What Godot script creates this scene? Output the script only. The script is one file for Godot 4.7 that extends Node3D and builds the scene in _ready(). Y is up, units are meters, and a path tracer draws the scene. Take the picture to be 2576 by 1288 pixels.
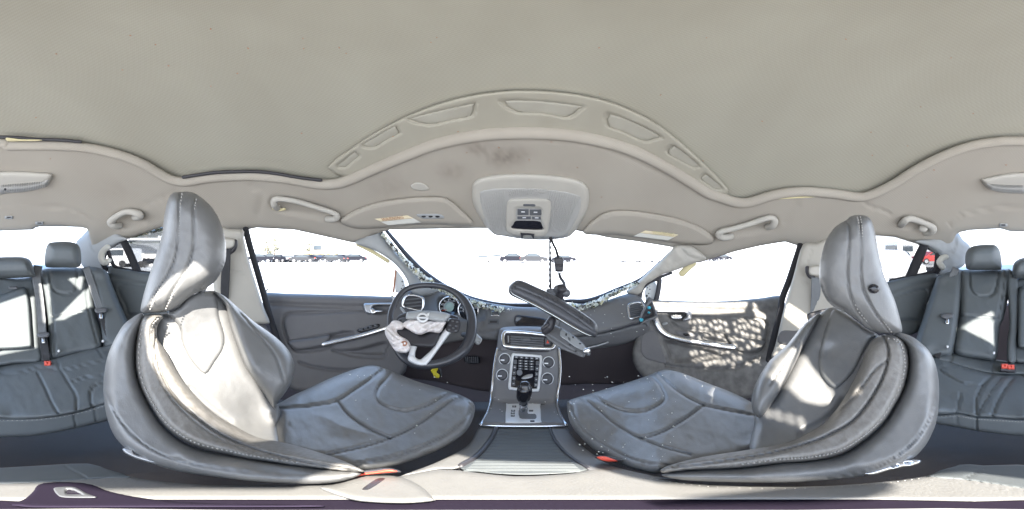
extends Node3D
# A wrecked saloon car seen from between its front seats, parked on a bright salvage yard.
const TX := 0.93
const TY := 0.465
const EYE := 1.15
const CR := {"V": [0.0, 0.0, 1.0], "A": [0.0, 322.0, 0.3751], "B": [0.0, 691.8, 0.463], "C3": [566.0, 440.2, 0.293], "C4": [943.4, 503.1, 0.2441], "C5": [628.9, 691.8, 0.415], "C6": [1194.9, 691.8, 0.4149],
	"C7": [817.6, 188.7, 0.415], "C8": [1257.8, 566.0, 0.293], "R1": [1383.6, 880.5, 0.3163], "R2": [1572.3, 503.1, 0.3418], "R3": [1886.7, 440.2, 0.3906], "R4": [2075.4, 314.5, 0.3905],
	"R5": [2075.4, 786.1, 0.3896], "R6": [0.0, 1069.2, 0.3906], "R7": [880.5, 1069.2, 0.3174], "R8": [1635.2, 1069.2, 0.3652]}
var M := {}
var taken := {}
var rng := RandomNumberGenerator.new()
var crease := FastNoiseLite.new()

# ------------------------------------------------------------------ places
func pt(u: float, v: float, d: float) -> Vector3:   # a point d metres ahead, named by the direction in which it lies
	return Vector3((u / 1288.0 - 1.0) * TX * d, EYE + (1.0 - v / 644.0) * TY * d, -d)

func vault(v: float) -> float:                       # the headliner is a vault whose axis runs across the car
	if v < 0.0:
		return 0.5208 / (TY * (1.0 - v / 644.0))
	return 1.12 + 0.00158 * v - 3.3e-7 * v * v

func q(key: String, a: Array) -> Array:              # coordinates read in a detail sketch, brought to the common sketch
	var c: Array = CR[key]
	var r := []
	for i in range(0, a.size(), 2):
		r.append(c[0] + a[i] * c[2])
		r.append(c[1] + a[i + 1] * c[2])
	return r

func depth_at(spec: Variant, u: float, v: float) -> float:
	if spec is float:
		return spec
	if spec is String:
		return vault(v)
	if spec is Callable:
		return spec.call(u, v)
	var a: Array = spec
	var sw := 0.0; var su := 0.0; var sv := 0.0; var suu := 0.0; var suv := 0.0; var svv := 0.0; var sq := 0.0; var squ := 0.0; var sqv := 0.0
	for i in range(0, a.size(), 3):
		var x: float = (a[i] - u) * 0.01
		var y: float = (a[i + 1] - v) * 0.01
		var k: float = 1.0 / a[i + 2]
		var r2 := x * x + y * y + 0.02
		var w := 1.0 / (r2 * r2) if a.size() > 9 else 1.0 / r2
		sw += w; su += w * x; sv += w * y; suu += w * x * x; suv += w * x * y; svv += w * y * y
		sq += w * k; squ += w * k * x; sqv += w * k * y
	var e := 1e-3 * sw if a.size() > 9 else 1e-9
	suu += e; svv += e
	var det := sw * (suu * svv - suv * suv) - su * (su * svv - suv * sv) + sv * (su * suv - suu * sv)
	if absf(det) < 1e-12:
		return sw / sq
	var top := sq * (suu * svv - suv * suv) - su * (squ * svv - suv * sqv) + sv * (squ * suv - suu * sqv)
	return det / top

# ------------------------------------------------------------------ naming
func numbered(called: String) -> String:
	var n: int = taken.get(called, 0)
	taken[called] = n + 1
	return called if n == 0 else "%s_%03d" % [called, n]

func tag(o: Node, label := "", category := "", group := "", kind := "") -> Node:
	if label: o.set_meta("label", label)
	if category: o.set_meta("category", category)
	if group: o.set_meta("group", group)
	if kind: o.set_meta("kind", kind)
	return o

func thing(called: String, label: String, category: String, at := Vector3.ZERO, group := "") -> Node3D:
	var o := Node3D.new()
	o.name = numbered(called)
	add_child(o)
	o.position = at
	tag(o, label, category, group)
	return o

func setting(called: String, at := Vector3.ZERO) -> Node3D:
	var o := Node3D.new()
	o.name = called
	add_child(o)
	o.position = at
	o.set_meta("kind", "structure")
	return o

func origin(o: Node) -> Vector3:
	var r := Vector3.ZERO
	while o is Node3D and o != self:
		r += o.position
		o = o.get_parent()
	return r

func put(called: String, mesh: Mesh, mat: Material, parent: Node, at := Vector3.ZERO, turn := Basis.IDENTITY) -> MeshInstance3D:
	var o := MeshInstance3D.new()
	o.name = numbered(called) if parent == self else called
	o.mesh = mesh
	o.material_override = mat
	parent.add_child(o, true)
	o.transform = Transform3D(turn, at)
	return o

func cup(called: String, st: SurfaceTool, mat: Material, parent: Node) -> MeshInstance3D:
	return put(called, st.commit(), mat, parent)

# ------------------------------------------------------------------ shapes
func spline2(a: Array, closed: bool, n := 4) -> PackedVector2Array:
	var p := PackedVector2Array()
	for i in range(0, a.size(), 2):
		p.append(Vector2(a[i], a[i + 1]))
	if n <= 1 or p.size() < 3:
		return p
	var r := PackedVector2Array()
	var c := p.size()
	for i in (c if closed else c - 1):
		var p1 := p[i]
		var p2 := p[(i + 1) % c]
		var p0 := p[(i - 1 + c) % c] if closed or i > 0 else p1 * 2 - p2
		var p3 := p[(i + 2) % c] if closed or i + 2 < c else p2 * 2 - p1
		for k in n:
			r.append(p1.cubic_interpolate(p2, p0, p3, float(k) / n))
	if not closed:
		r.append(p[c - 1])
	return r

# spreads the distance to a line over a grid
func near(line: PackedVector2Array, closed: bool, reach: float, o: Vector2, s: float, nx: int, ny: int, dist: PackedFloat32Array, foot: PackedVector2Array) -> void:
	var want := foot.size() > 0
	var c := line.size()
	for i in (c if closed else c - 1):
		var a := line[i]
		var b := line[(i + 1) % c]
		var ab := b - a
		var l2 := maxf(ab.length_squared(), 1e-9)
		var x0 := maxi(0, int(floor((minf(a.x, b.x) - reach - o.x) / s)))
		var x1 := mini(nx - 1, int(ceil((maxf(a.x, b.x) + reach - o.x) / s)))
		var y0 := maxi(0, int(floor((minf(a.y, b.y) - reach - o.y) / s)))
		var y1 := mini(ny - 1, int(ceil((maxf(a.y, b.y) + reach - o.y) / s)))
		for y in range(y0, y1 + 1):
			for x in range(x0, x1 + 1):
				var p := Vector2(o.x + x * s, o.y + y * s)
				var f := a + ab * clampf((p - a).dot(ab) / l2, 0.0, 1.0)
				var d := p.distance_to(f)
				var k := y * nx + x
				if d < dist[k]:
					dist[k] = d
					if want:
						foot[k] = f

func within(poly: PackedVector2Array, o: Vector2, s: float, nx: int, ny: int) -> PackedByteArray:
	var r := PackedByteArray()
	r.resize(nx * ny)
	var c := poly.size()
	for y in ny:
		var h := o.y + y * s + 1e-4
		var cuts := []
		for i in c:
			var a := poly[i]
			var b := poly[(i + 1) % c]
			if (a.y <= h) != (b.y <= h):
				cuts.append(a.x + (h - a.y) / (b.y - a.y) * (b.x - a.x))
		cuts.sort()
		for i in range(0, cuts.size() - 1, 2):
			for x in range(maxi(0, int(ceil((cuts[i] - o.x) / s))), mini(nx - 1, int(floor((cuts[i + 1] - o.x) / s))) + 1):
				r[y * nx + x] = 1
	return r

# A padded or pressed piece with an outline, a place in depth, a rounded rim, seams pressed into it and a back.
func panel(called: String, parent: Node, mat: Material, outline: Array, depth: Variant, o := {}) -> MeshInstance3D:
	var s: float = o.get("step", 6.0)
	var rim: float = o.get("r", 8.0)
	var h: float = o.get("h", 0.012)
	var t: float = o.get("t", 0.03)
	var off: float = o.get("off", 0.0)
	var wr: float = o.get("wr", 0.0)
	var poly := spline2(outline, true, o.get("n", 4))
	var lo := poly[0]
	var hi := poly[0]
	for p in poly:
		lo = lo.min(p); hi = hi.max(p)
	lo -= Vector2(s, s) * 1.01
	hi += Vector2(s, s) * 1.01
	var nx := int((hi.x - lo.x) / s) + 2
	var ny := int((hi.y - lo.y) / s) + 2
	var dist := PackedFloat32Array()
	dist.resize(nx * ny); dist.fill(1e6)
	var foot := PackedVector2Array()
	foot.resize(nx * ny)
	near(poly, true, maxf(rim, s * 1.6), lo, s, nx, ny, dist, foot)
	var inside := within(poly, lo, s, nx, ny)
	for w in o.get("holes", []):
		var hp := spline2(w, true, o.get("hn", 4))
		near(hp, true, maxf(rim, s * 1.6), lo, s, nx, ny, dist, foot)
		var cut := within(hp, lo, s, nx, ny)
		for k in nx * ny:
			if cut[k]: inside[k] = 0
	var push := PackedFloat32Array()
	push.resize(nx * ny)
	for sm in o.get("seams", []):      # [width, depth, points...]
		var far := PackedFloat32Array()
		far.resize(nx * ny); far.fill(1e6)
		near(spline2(sm.slice(2), false), false, sm[0] * 2.6, lo, s, nx, ny, far, PackedVector2Array())
		for k in nx * ny:
			if far[k] < 1e5:
				push[k] += sm[1] * exp(-pow(far[k] / sm[0], 2.0))
	for dn in o.get("dents", []):      # [edge, depth, points...]
		var far := PackedFloat32Array()
		far.resize(nx * ny); far.fill(1e6)
		var dp := spline2(dn.slice(2), true)
		near(dp, true, dn[0] + s, lo, s, nx, ny, far, PackedVector2Array())
		var inn := within(dp, lo, s, nx, ny)
		for k in nx * ny:
			if inn[k]:
				push[k] += dn[1] * smoothstep(0.0, 1.0, minf(far[k] / dn[0], 1.0))
	var shade := PackedColorArray()
	var front := PackedVector3Array()
	var back := PackedVector3Array()
	var at := PackedInt32Array()
	at.resize(nx * ny); at.fill(-1)
	var faces := PackedInt32Array()
	var base := origin(parent)
	var squash: float = o.get("pow", 0.5)
	for y in ny - 1:
		for x in nx - 1:
			var k := y * nx + x
			var ids := [k, k + 1, k + nx + 1, k + nx]
			if inside[ids[0]] + inside[ids[1]] + inside[ids[2]] + inside[ids[3]] == 0:
				continue
			for i in ids:
				if at[i] >= 0: continue
				var p := Vector2(lo.x + (i % nx) * s, lo.y + (i / nx) * s)
				var e := dist[i]
				if not inside[i]:
					p = foot[i]; e = 0.0
				var z := depth_at(depth, p.x, p.y) - off
				var f := minf(e / rim, 1.0)
				f = pow(maxf(1.0 - (1.0 - f) * (1.0 - f), 0.0), squash)
				var zz := z - h * f + push[i] * minf(1.0, e / s)
				if wr > 0.0:
					zz += wr * f * crease.get_noise_2d(p.x, p.y)
				if o.has("dirt"): shade.append(o.dirt.call(p.x, p.y))
				at[i] = front.size()
				front.append(pt(p.x, p.y, zz) - base)
				back.append(pt(p.x, p.y, z + t * f) - base)
			faces.append_array(PackedInt32Array([at[ids[0]], at[ids[1]], at[ids[2]], at[ids[0]], at[ids[2]], at[ids[3]]]))
	var st := SurfaceTool.new()
	st.begin(Mesh.PRIMITIVE_TRIANGLES)
	st.set_smooth_group(0)
	var dirt: Variant = o.get("dirt")
	for i in range(0, faces.size(), 3):
		for j in [0, 1, 2]:
			if dirt: st.set_color(shade[faces[i + j]])
			st.add_vertex(front[faces[i + j]])
	if t > 0.0:
		for i in range(0, faces.size(), 3):
			for j in [0, 2, 1]:
				st.add_vertex(back[faces[i + j]])
	st.generate_normals()
	st.index()
	return cup(called, st, mat, parent)

# A round bar through points [u, v, d, radius, ...]; squashed by flat across the line of sight
func path3(a: Array) -> Array:
	var r := []
	for i in range(0, a.size(), 4):
		r.append([pt(a[i], a[i + 1], a[i + 2]), a[i + 3]])
	return r

func sweep(st: SurfaceTool, nodes: Array, base: Vector3, closed := false, sub := 4, sides := 10, flat := 1.0, round_ends := true) -> void:
	var ps := PackedVector3Array()
	var rs := PackedFloat32Array()
	var c := nodes.size()
	for i in (c if closed else c - 1):
		var p1: Vector3 = nodes[i][0]; var p2: Vector3 = nodes[(i + 1) % c][0]
		var p0: Vector3 = nodes[(i - 1 + c) % c][0] if closed or i > 0 else p1 * 2 - p2
		var p3: Vector3 = nodes[(i + 2) % c][0] if closed or i + 2 < c else p2 * 2 - p1
		for k in sub:
			var f := float(k) / sub
			ps.append(p1.cubic_interpolate(p2, p0, p3, f)); rs.append(lerpf(nodes[i][1], nodes[(i + 1) % c][1], f))
	if not closed:
		ps.append(nodes[c - 1][0]); rs.append(nodes[c - 1][1])
		if round_ends:
			var d0 := (ps[0] - ps[1]).normalized(); var d1 := (ps[-1] - ps[-2]).normalized()
			var a := PackedVector3Array(); var b := PackedFloat32Array()
			for f in [1.0, 0.85, 0.5]:
				a.append(ps[0] + d0 * rs[0] * f); b.append(rs[0] * sqrt(1.0 - f * f) + 1e-5)
			var m := ps.size()
			ps = a + ps; rs = b + rs
			for f in [0.5, 0.85, 1.0]:
				ps.append(ps[a.size() + m - 1] + d1 * rs[a.size() + m - 1] * f); rs.append(rs[a.size() + m - 1] * sqrt(1.0 - f * f) + 1e-5)
	var n := ps.size()
	var ringv := []
	for i in n:
		var t := (ps[(i + 1) % n] - ps[(i - 1 + n) % n]) if closed else (ps[mini(i + 1, n - 1)] - ps[maxi(i - 1, 0)])
		t = t.normalized()
		var look := (Vector3(0, EYE, 0.2) - ps[i]).normalized()
		var side := t.cross(look).normalized()
		var up := side.cross(t).normalized()
		var rv := PackedVector3Array()
		for k in sides:
			var an := TAU * k / sides
			rv.append(ps[i] - base + (side * cos(an) + up * sin(an) * flat) * rs[i])
		ringv.append(rv)
	st.set_smooth_group(0)
	for i in (n if closed else n - 1):
		var a: PackedVector3Array = ringv[i]; var b: PackedVector3Array = ringv[(i + 1) % n]
		for k in sides:
			var l := (k + 1) % sides
			for p in [a[k], b[l], b[k], a[k], a[l], b[l]]:
				st.add_vertex(p)

func begin() -> SurfaceTool:
	var st := SurfaceTool.new()
	st.begin(Mesh.PRIMITIVE_TRIANGLES)
	return st

func finish(called: String, st: SurfaceTool, mat: Material, parent: Node) -> MeshInstance3D:
	st.generate_normals()
	st.index()
	return cup(called, st, mat, parent)

func tube(called: String, parent: Node, mat: Material, a: Array, o := {}) -> MeshInstance3D:
	var st := begin()
	sweep(st, path3(a), origin(parent), o.get("closed", false), o.get("sub", 4), o.get("sides", 10), o.get("flat", 1.0))
	return finish(called, st, mat, parent)

# a line in the sketch laid on a surface: [u, v, ...] with its depth, radius in metres
func cord(called: String, parent: Node, mat: Material, line: Array, depth: Variant, radius: float, o := {}) -> MeshInstance3D:
	var a := []
	var off: float = o.get("off", 0.0)
	for i in range(0, line.size(), 2):
		a.append_array([line[i], line[i + 1], depth_at(depth, line[i], line[i + 1]) - off, radius])
	return tube(called, parent, mat, a, o)

# thread: short raised stitches along a seam
func stitches(called: String, parent: Node, mat: Material, lines: Array, depth: Variant, off: float, gap := 7.0, size := 0.0016) -> MeshInstance3D:
	var st := begin()
	var base := origin(parent)
	for line in lines:
		var p := spline2(line, false, 8)
		var run := 0.0
		for i in p.size() - 1:
			run += p[i].distance_to(p[i + 1])
			if run < gap: continue
			run = 0.0
			var dir := (p[i + 1] - p[i]).normalized()
			var d := depth_at(depth, p[i].x, p[i].y) - off
			var a := p[i] - dir * gap * 0.3
			var b := p[i] + dir * gap * 0.3
			sweep(st, [[pt(a.x, a.y, d), size * 0.6], [pt(p[i].x, p[i].y, d - size * 0.6), size], [pt(b.x, b.y, d), size * 0.6]], base, false, 1, 5, 1.0, false)
	var m := finish(called, st, mat, parent)
	m.set_meta("kind", "stuff")
	return m

func chamfer(size: Vector3, c := 0.1) -> ArrayMesh:   # a box whose edges are cut
	var st := begin()
	st.set_smooth_group(-1)
	var e := size * 0.5
	var k := minf(minf(e.x, e.y), e.z) * c
	var v := func(sx, sy, sz, ax): return Vector3(sx * (e.x - (0.0 if ax == 0 else k)), sy * (e.y - (0.0 if ax == 1 else k)), sz * (e.z - (0.0 if ax == 2 else k)))
	var add := func(ps: Array):
		var n: Vector3 = (ps[1] - ps[0]).cross(ps[2] - ps[0])
		var mid := Vector3.ZERO
		for p in ps: mid += p
		if n.dot(mid) > 0: ps.reverse()
		for i in range(1, ps.size() - 1):
			for p in [ps[0], ps[i], ps[i + 1]]: st.add_vertex(p)
	for sgn in [-1, 1]:
		add.call([v.call(sgn, -1, -1, 0), v.call(sgn, 1, -1, 0), v.call(sgn, 1, 1, 0), v.call(sgn, -1, 1, 0)])
		add.call([v.call(-1, sgn, -1, 1), v.call(1, sgn, -1, 1), v.call(1, sgn, 1, 1), v.call(-1, sgn, 1, 1)])
		add.call([v.call(-1, -1, sgn, 2), v.call(1, -1, sgn, 2), v.call(1, 1, sgn, 2), v.call(-1, 1, sgn, 2)])
	for a in [-1, 1]:
		for b in [-1, 1]:
			add.call([v.call(a, b, -1, 0), v.call(a, b, 1, 0), v.call(a, b, 1, 1), v.call(a, b, -1, 1)])
			add.call([v.call(a, -1, b, 0), v.call(a, 1, b, 0), v.call(a, 1, b, 2), v.call(a, -1, b, 2)])
			add.call([v.call(-1, a, b, 1), v.call(1, a, b, 1), v.call(1, a, b, 2), v.call(-1, a, b, 2)])
			for c2 in [-1, 1]:
				add.call([v.call(a, b, c2, 0), v.call(a, b, c2, 1), v.call(a, b, c2, 2)])
	st.generate_normals()
	return st.commit()

func lathe(profile: Array, n := 24) -> ArrayMesh:      # [r, y, ...] about y
	var st := begin()
	var rows := []
	for i in range(0, profile.size(), 2):
		var row := PackedVector3Array()
		for k in n:
			row.append(Vector3(profile[i] * cos(TAU * k / n), profile[i + 1], profile[i] * sin(TAU * k / n)))
		rows.append(row)
	for i in rows.size() - 1:
		st.set_smooth_group(i if profile.size() < 20 else 0)
		for k in n:
			var l := (k + 1) % n
			for p in [rows[i][k], rows[i + 1][l], rows[i + 1][k], rows[i][k], rows[i][l], rows[i + 1][l]]:
				st.add_vertex(p)
	st.generate_normals()
	st.index()
	return st.commit()

func facing(at: Vector3, tilt := 0.0) -> Basis:        # y towards whoever sits in the middle of the car, tilted up a little
	var n := (Vector3(0, EYE, 0) - at).normalized().rotated(Vector3.RIGHT, -tilt)
	var x := Vector3.UP.cross(n).normalized()
	return Basis(x, n, x.cross(n))

func words(called: String, parent: Node, mat: Material, text: String, at: Vector3, height: float, turn: Basis, sans := true) -> MeshInstance3D:
	var tm := TextMesh.new()
	var f := SystemFont.new()
	f.font_names = PackedStringArray(["Droid Sans" if sans else "Droid Serif"])
	tm.font = f
	tm.text = text
	tm.font_size = 32
	tm.pixel_size = height / 23.0
	tm.depth = 0.0008
	var b := Basis(turn.x, -turn.z, turn.y)             # text faces +z: lay it in the plane whose normal is turn.y
	return put(called, tm, mat, parent, at - origin(parent), b)

# ------------------------------------------------------------------ materials
func noise_tex(freq: float, lo: Color, hi: Color, seed_: int, kind := FastNoiseLite.TYPE_SIMPLEX_SMOOTH, size := 512, bump := false, octaves := 4) -> NoiseTexture2D:
	var n := FastNoiseLite.new()
	n.seed = seed_
	n.noise_type = kind
	n.frequency = freq
	n.fractal_octaves = octaves
	if kind == FastNoiseLite.TYPE_CELLULAR:
		n.fractal_type = FastNoiseLite.FRACTAL_NONE
		n.cellular_return_type = FastNoiseLite.RETURN_DISTANCE2_SUB
	var t := NoiseTexture2D.new()
	t.width = size; t.height = size
	t.seamless = true
	t.noise = n
	if not bump:
		var g := Gradient.new()
		g.set_color(0, lo); g.set_color(1, hi)
		t.color_ramp = g
	return t

func weave_tex() -> ImageTexture:
	var im := Image.create(256, 256, false, Image.FORMAT_L8)
	for y in 256:
		for x in 256:
			var a := sin(TAU * x / 8.0) * sin(TAU * (y + (4 if (x / 8) % 2 else 0)) / 8.0)
			im.set_pixel(x, y, Color.from_hsv(0, 0, 0.955 + 0.045 * a))
	return ImageTexture.create_from_image(im)

func mat(called: String, r: float, g: float, b: float, rough: float, metal := 0.0, spec := 0.5) -> StandardMaterial3D:
	var m := StandardMaterial3D.new()
	m.resource_name = called
	m.albedo_color = Color(r, g, b).linear_to_srgb()
	m.roughness = rough
	m.metallic = metal
	m.metallic_specular = spec
	M[called] = m
	return m

func skin(m: StandardMaterial3D, color: Texture2D, scale: float, bump: Texture2D = null, depth := 0.05) -> StandardMaterial3D:
	m.uv1_triplanar = true
	m.uv1_world_triplanar = true
	m.uv1_scale = Vector3.ONE * scale
	m.albedo_texture = color
	if bump:
		m.heightmap_enabled = true
		m.heightmap_texture = bump
		m.heightmap_scale = depth
	return m

func materials() -> void:
	var g := func(x: float) -> Color: return Color(x, x, x)
	var stain := noise_tex(0.006, Color(0.945, 0.94, 0.935), Color(1, 1, 1), 3)
	var soft := noise_tex(0.012, Color(0.955, 0.955, 0.96), Color(1, 1, 1), 11)
	var hide := noise_tex(0.09, Color.WHITE, Color.WHITE, 5, FastNoiseLite.TYPE_CELLULAR, 512, true)
	var fuzz := noise_tex(0.22, Color(0.55, 0.55, 0.55), Color(1, 1, 1), 8)
	var weave := weave_tex()
	skin(mat("headliner", 0.425, 0.393, 0.342, 0.95, 0, 0.2), stain, 1.1, weave, 0.03)
	M["headliner"].vertex_color_use_as_albedo = true
	skin(mat("sunshade", 0.405, 0.39, 0.328, 0.95, 0, 0.2), stain, 0.7, weave, 0.03)
	for cloth in ["headliner", "sunshade"]:
		var c: StandardMaterial3D = M[cloth]
		c.heightmap_enabled = false
		c.detail_enabled = true
		c.detail_albedo = weave
		c.detail_blend_mode = BaseMaterial3D.BLEND_MODE_MUL
		c.detail_uv_layer = BaseMaterial3D.DETAIL_UV_2
		c.uv2_triplanar = true
		c.uv2_world_triplanar = true
		c.uv2_scale = Vector3.ONE * (4.3 if cloth == "sunshade" else 6.5)
	skin(mat("channel", 0.36, 0.342, 0.287, 0.8, 0, 0.3), stain, 2.0)
	skin(mat("channel_pad", 0.365, 0.35, 0.30, 0.7, 0, 0.4), stain, 3.0)
	skin(mat("trim", 0.45, 0.43, 0.385, 0.6, 0, 0.4), soft, 2.0)
	skin(mat("cool_trim", 0.34, 0.352, 0.355, 0.6, 0, 0.4), soft, 2.0)
	skin(mat("leather", 0.138, 0.141, 0.143, 0.38, 0, 0.5), soft, 6.0, hide, 0.03)
	skin(mat("worn_leather", 0.195, 0.192, 0.187, 0.5, 0, 0.5), noise_tex(0.03, Color(0.78, 0.765, 0.745), Color(1, 1, 1), 23), 5.0, hide, 0.05)
	skin(mat("rear_leather", 0.095, 0.109, 0.117, 0.55, 0, 0.45), soft, 6.0, hide, 0.03)
	skin(mat("door_plastic", 0.135, 0.133, 0.137, 0.55, 0, 0.45), soft, 2.2, hide, 0.03)
	skin(mat("dusty_plastic", 0.21, 0.206, 0.20, 0.6, 0, 0.4), noise_tex(0.02, Color(0.7, 0.7, 0.7), Color(1, 1, 1), 31), 2.6, hide, 0.03)
	skin(mat("dash_plastic", 0.155, 0.158, 0.163, 0.6, 0, 0.4), soft, 2.6, hide, 0.03)
	skin(mat("console_plastic", 0.185, 0.185, 0.19, 0.5, 0, 0.4), soft, 2.6, hide, 0.02)
	skin(mat("armrest", 0.20, 0.20, 0.196, 0.6, 0, 0.35), soft, 2.6, hide, 0.04)
	skin(mat("carpet", 0.21, 0.18, 0.165, 1.0, 0, 0.1), fuzz, 6.0, fuzz, 0.25)
	mat("black", 0.03, 0.029, 0.034, 0.5)
	mat("gloss_black", 0.012, 0.012, 0.016, 0.12)
	skin(mat("wheel_leather", 0.045, 0.047, 0.055, 0.3), soft, 4.0, hide, 0.03)
	skin(mat("mirror_shell", 0.05, 0.053, 0.062, 0.45), soft, 5.0)
	mat("rubber", 0.03, 0.03, 0.034, 0.7, 0, 0.3)
	mat("chrome", 0.72, 0.73, 0.75, 0.22, 1.0)
	skin(mat("brushed", 0.50, 0.51, 0.53, 0.42, 0.85), noise_tex(0.05, Color(0.85, 0.85, 0.85), Color(1, 1, 1), 41), 5.0)
	mat("grey_key", 0.10, 0.105, 0.115, 0.5)
	mat("print", 0.75, 0.76, 0.78, 0.7)
	mat("thread", 0.27, 0.265, 0.255, 0.9, 0, 0.2)
	mat("red", 0.62, 0.075, 0.045, 0.45)
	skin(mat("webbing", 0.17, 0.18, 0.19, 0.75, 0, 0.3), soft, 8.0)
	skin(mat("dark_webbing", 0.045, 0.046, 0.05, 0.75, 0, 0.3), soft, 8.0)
	skin(mat("airbag", 0.90, 0.89, 0.88, 0.95, 0, 0.2), noise_tex(0.03, Color(0.82, 0.78, 0.77), Color(1, 1, 1), 51), 4.0)
	mat("white_paper", 0.62, 0.61, 0.56, 0.8)
	mat("yellow_paper", 0.75, 0.65, 0.46, 0.8)
	mat("yellow", 0.72, 0.60, 0.03, 0.5)
	mat("turquoise", 0.05, 0.42, 0.55, 0.4)
	mat("lens", 0.37, 0.365, 0.35, 0.5, 0, 0.35)
	mat("lcd", 0.30, 0.42, 0.40, 0.3)
	mat("white_plate", 0.62, 0.64, 0.64, 0.5)
	mat("foam", 0.62, 0.55, 0.33, 0.95)
	mat("rust", 0.36, 0.17, 0.10, 0.6)
	var gl := mat("glass", 0.75, 0.82, 0.85, 0.03)
	gl.transparency = BaseMaterial3D.TRANSPARENCY_ALPHA
	gl.albedo_color.a = 0.08
	mat("mirror", 0.30, 0.31, 0.31, 0.12, 1.0)
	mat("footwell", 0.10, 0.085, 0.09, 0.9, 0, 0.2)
	mat("deep_gap", 0.020, 0.016, 0.028, 0.9, 0, 0.1)
	var tint := mat("tinted_glass", 0.03, 0.035, 0.04, 0.03)
	tint.transparency = BaseMaterial3D.TRANSPARENCY_ALPHA
	tint.albedo_color.a = 0.5
	mat("silver_plastic", 0.70, 0.71, 0.72, 0.4, 0.2)
	skin(mat("lid_plastic", 0.10, 0.112, 0.118, 0.55, 0, 0.4), soft, 2.6)
	mat("pale_leaf", 0.36, 0.35, 0.27, 0.85)
	M["pale_leaf"].vertex_color_use_as_albedo = true
	mat("shard", 0.85, 0.86, 0.83, 0.25)
	M["shard"].vertex_color_use_as_albedo = true
	M["shard"].backlight_enabled = true
	M["shard"].backlight = Color(0.8, 0.8, 0.78)
	# outdoors
	skin(mat("yard", 0.52, 0.50, 0.47, 0.95, 0, 0.2), noise_tex(0.01, Color(0.82, 0.82, 0.82), Color(1, 1, 1), 61), 0.12)
	mat("tyre", 0.02, 0.02, 0.022, 0.8)
	mat("car_glass", 0.04, 0.05, 0.06, 0.1)
	mat("wheel_rim", 0.5, 0.5, 0.52, 0.35, 0.8)
	mat("bark", 0.14, 0.10, 0.07, 0.95)
	mat("leaf", 0.04, 0.055, 0.034, 0.8)
	M["leaf"].vertex_color_use_as_albedo = true
	mat("shed_wall", 0.62, 0.63, 0.64, 0.8)
	mat("shed_roof", 0.45, 0.47, 0.50, 0.6)
	mat("steel", 0.25, 0.26, 0.28, 0.5, 0.4)

# ------------------------------------------------------------------ the scene
func _ready() -> void:
	var cam := Camera3D.new()
	cam.name = "camera"
	cam.fov = rad_to_deg(2.0 * atan(TY))
	cam.near = 0.02
	cam.far = 3000.0
	cam.position = Vector3(0, EYE, 0)
	add_child(cam)
	cam.current = true
	var we := WorldEnvironment.new()
	we.name = "world"
	var env := Environment.new()
	env.background_mode = Environment.BG_SKY
	var sky := Sky.new()
	var sm := ProceduralSkyMaterial.new()
	sm.sky_top_color = Color(0.50, 0.66, 0.86)
	sm.sky_horizon_color = Color(0.93, 0.95, 0.97)
	sm.sky_curve = 0.22
	sm.ground_bottom_color = Color(0.55, 0.54, 0.52)
	sm.ground_horizon_color = Color(0.80, 0.80, 0.79)
	sky.sky_material = sm
	env.sky = sky
	env.tonemap_mode = Environment.TONE_MAPPER_LINEAR
	env.tonemap_exposure = EXPOSURE
	env.sdfgi_enabled = true
	env.ssao_enabled = true
	env.ssil_enabled = true
	we.environment = env
	add_child(we)
	var sun := DirectionalLight3D.new()
	sun.name = "sun"
	sun.light_color = Color(1.0, 0.965, 0.91)
	sun.light_energy = 1.6
	sun.light_angular_distance = 0.4
	sun.shadow_enabled = true
	add_child(sun)
	sun.look_at_from_position(SUN * 10.0, Vector3.ZERO, Vector3.UP)
	rng.seed = 77
	crease.seed = 9
	crease.frequency = 0.02
	crease.fractal_octaves = 3
	materials()
	cabin_shell()
	headliner()
	pillars()
	outdoors()
	dashboard()
	windscreen()
	doors()
	console()
	rear_seats()
	driver_seat()
	passenger_seat()
	wheel()
	roof_things()
	mirror()
	small_things()

const DRIVER_BACK := [262, 1000, 1.10, 300, 850, 1.12, 430, 790, 1.14, 520, 850, 1.19, 740, 920, 1.29, 690, 1060, 1.24, 450, 1150, 1.01, 905, 1190, 0.96, 700, 1215, 0.95]
const PASSENGER_BACK := [2363, 1000, 1.10, 2335, 880, 1.12, 2210, 845, 1.16, 2080, 870, 1.20, 1925, 920, 1.205, 1900, 1060, 1.14, 2150, 1180, 1.01, 1665, 1195, 0.97, 1900, 1212, 0.95]
const EXPOSURE := 6.2
const SUN := Vector3(0.215, 0.5, 0.839)

func slab(called: String, mat_: Material, lo: Vector3, hi: Vector3, parent: Node) -> MeshInstance3D:
	return put(called, chamfer(hi - lo, 0.02), mat_, parent, (lo + hi) * 0.5 - origin(parent))

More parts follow.
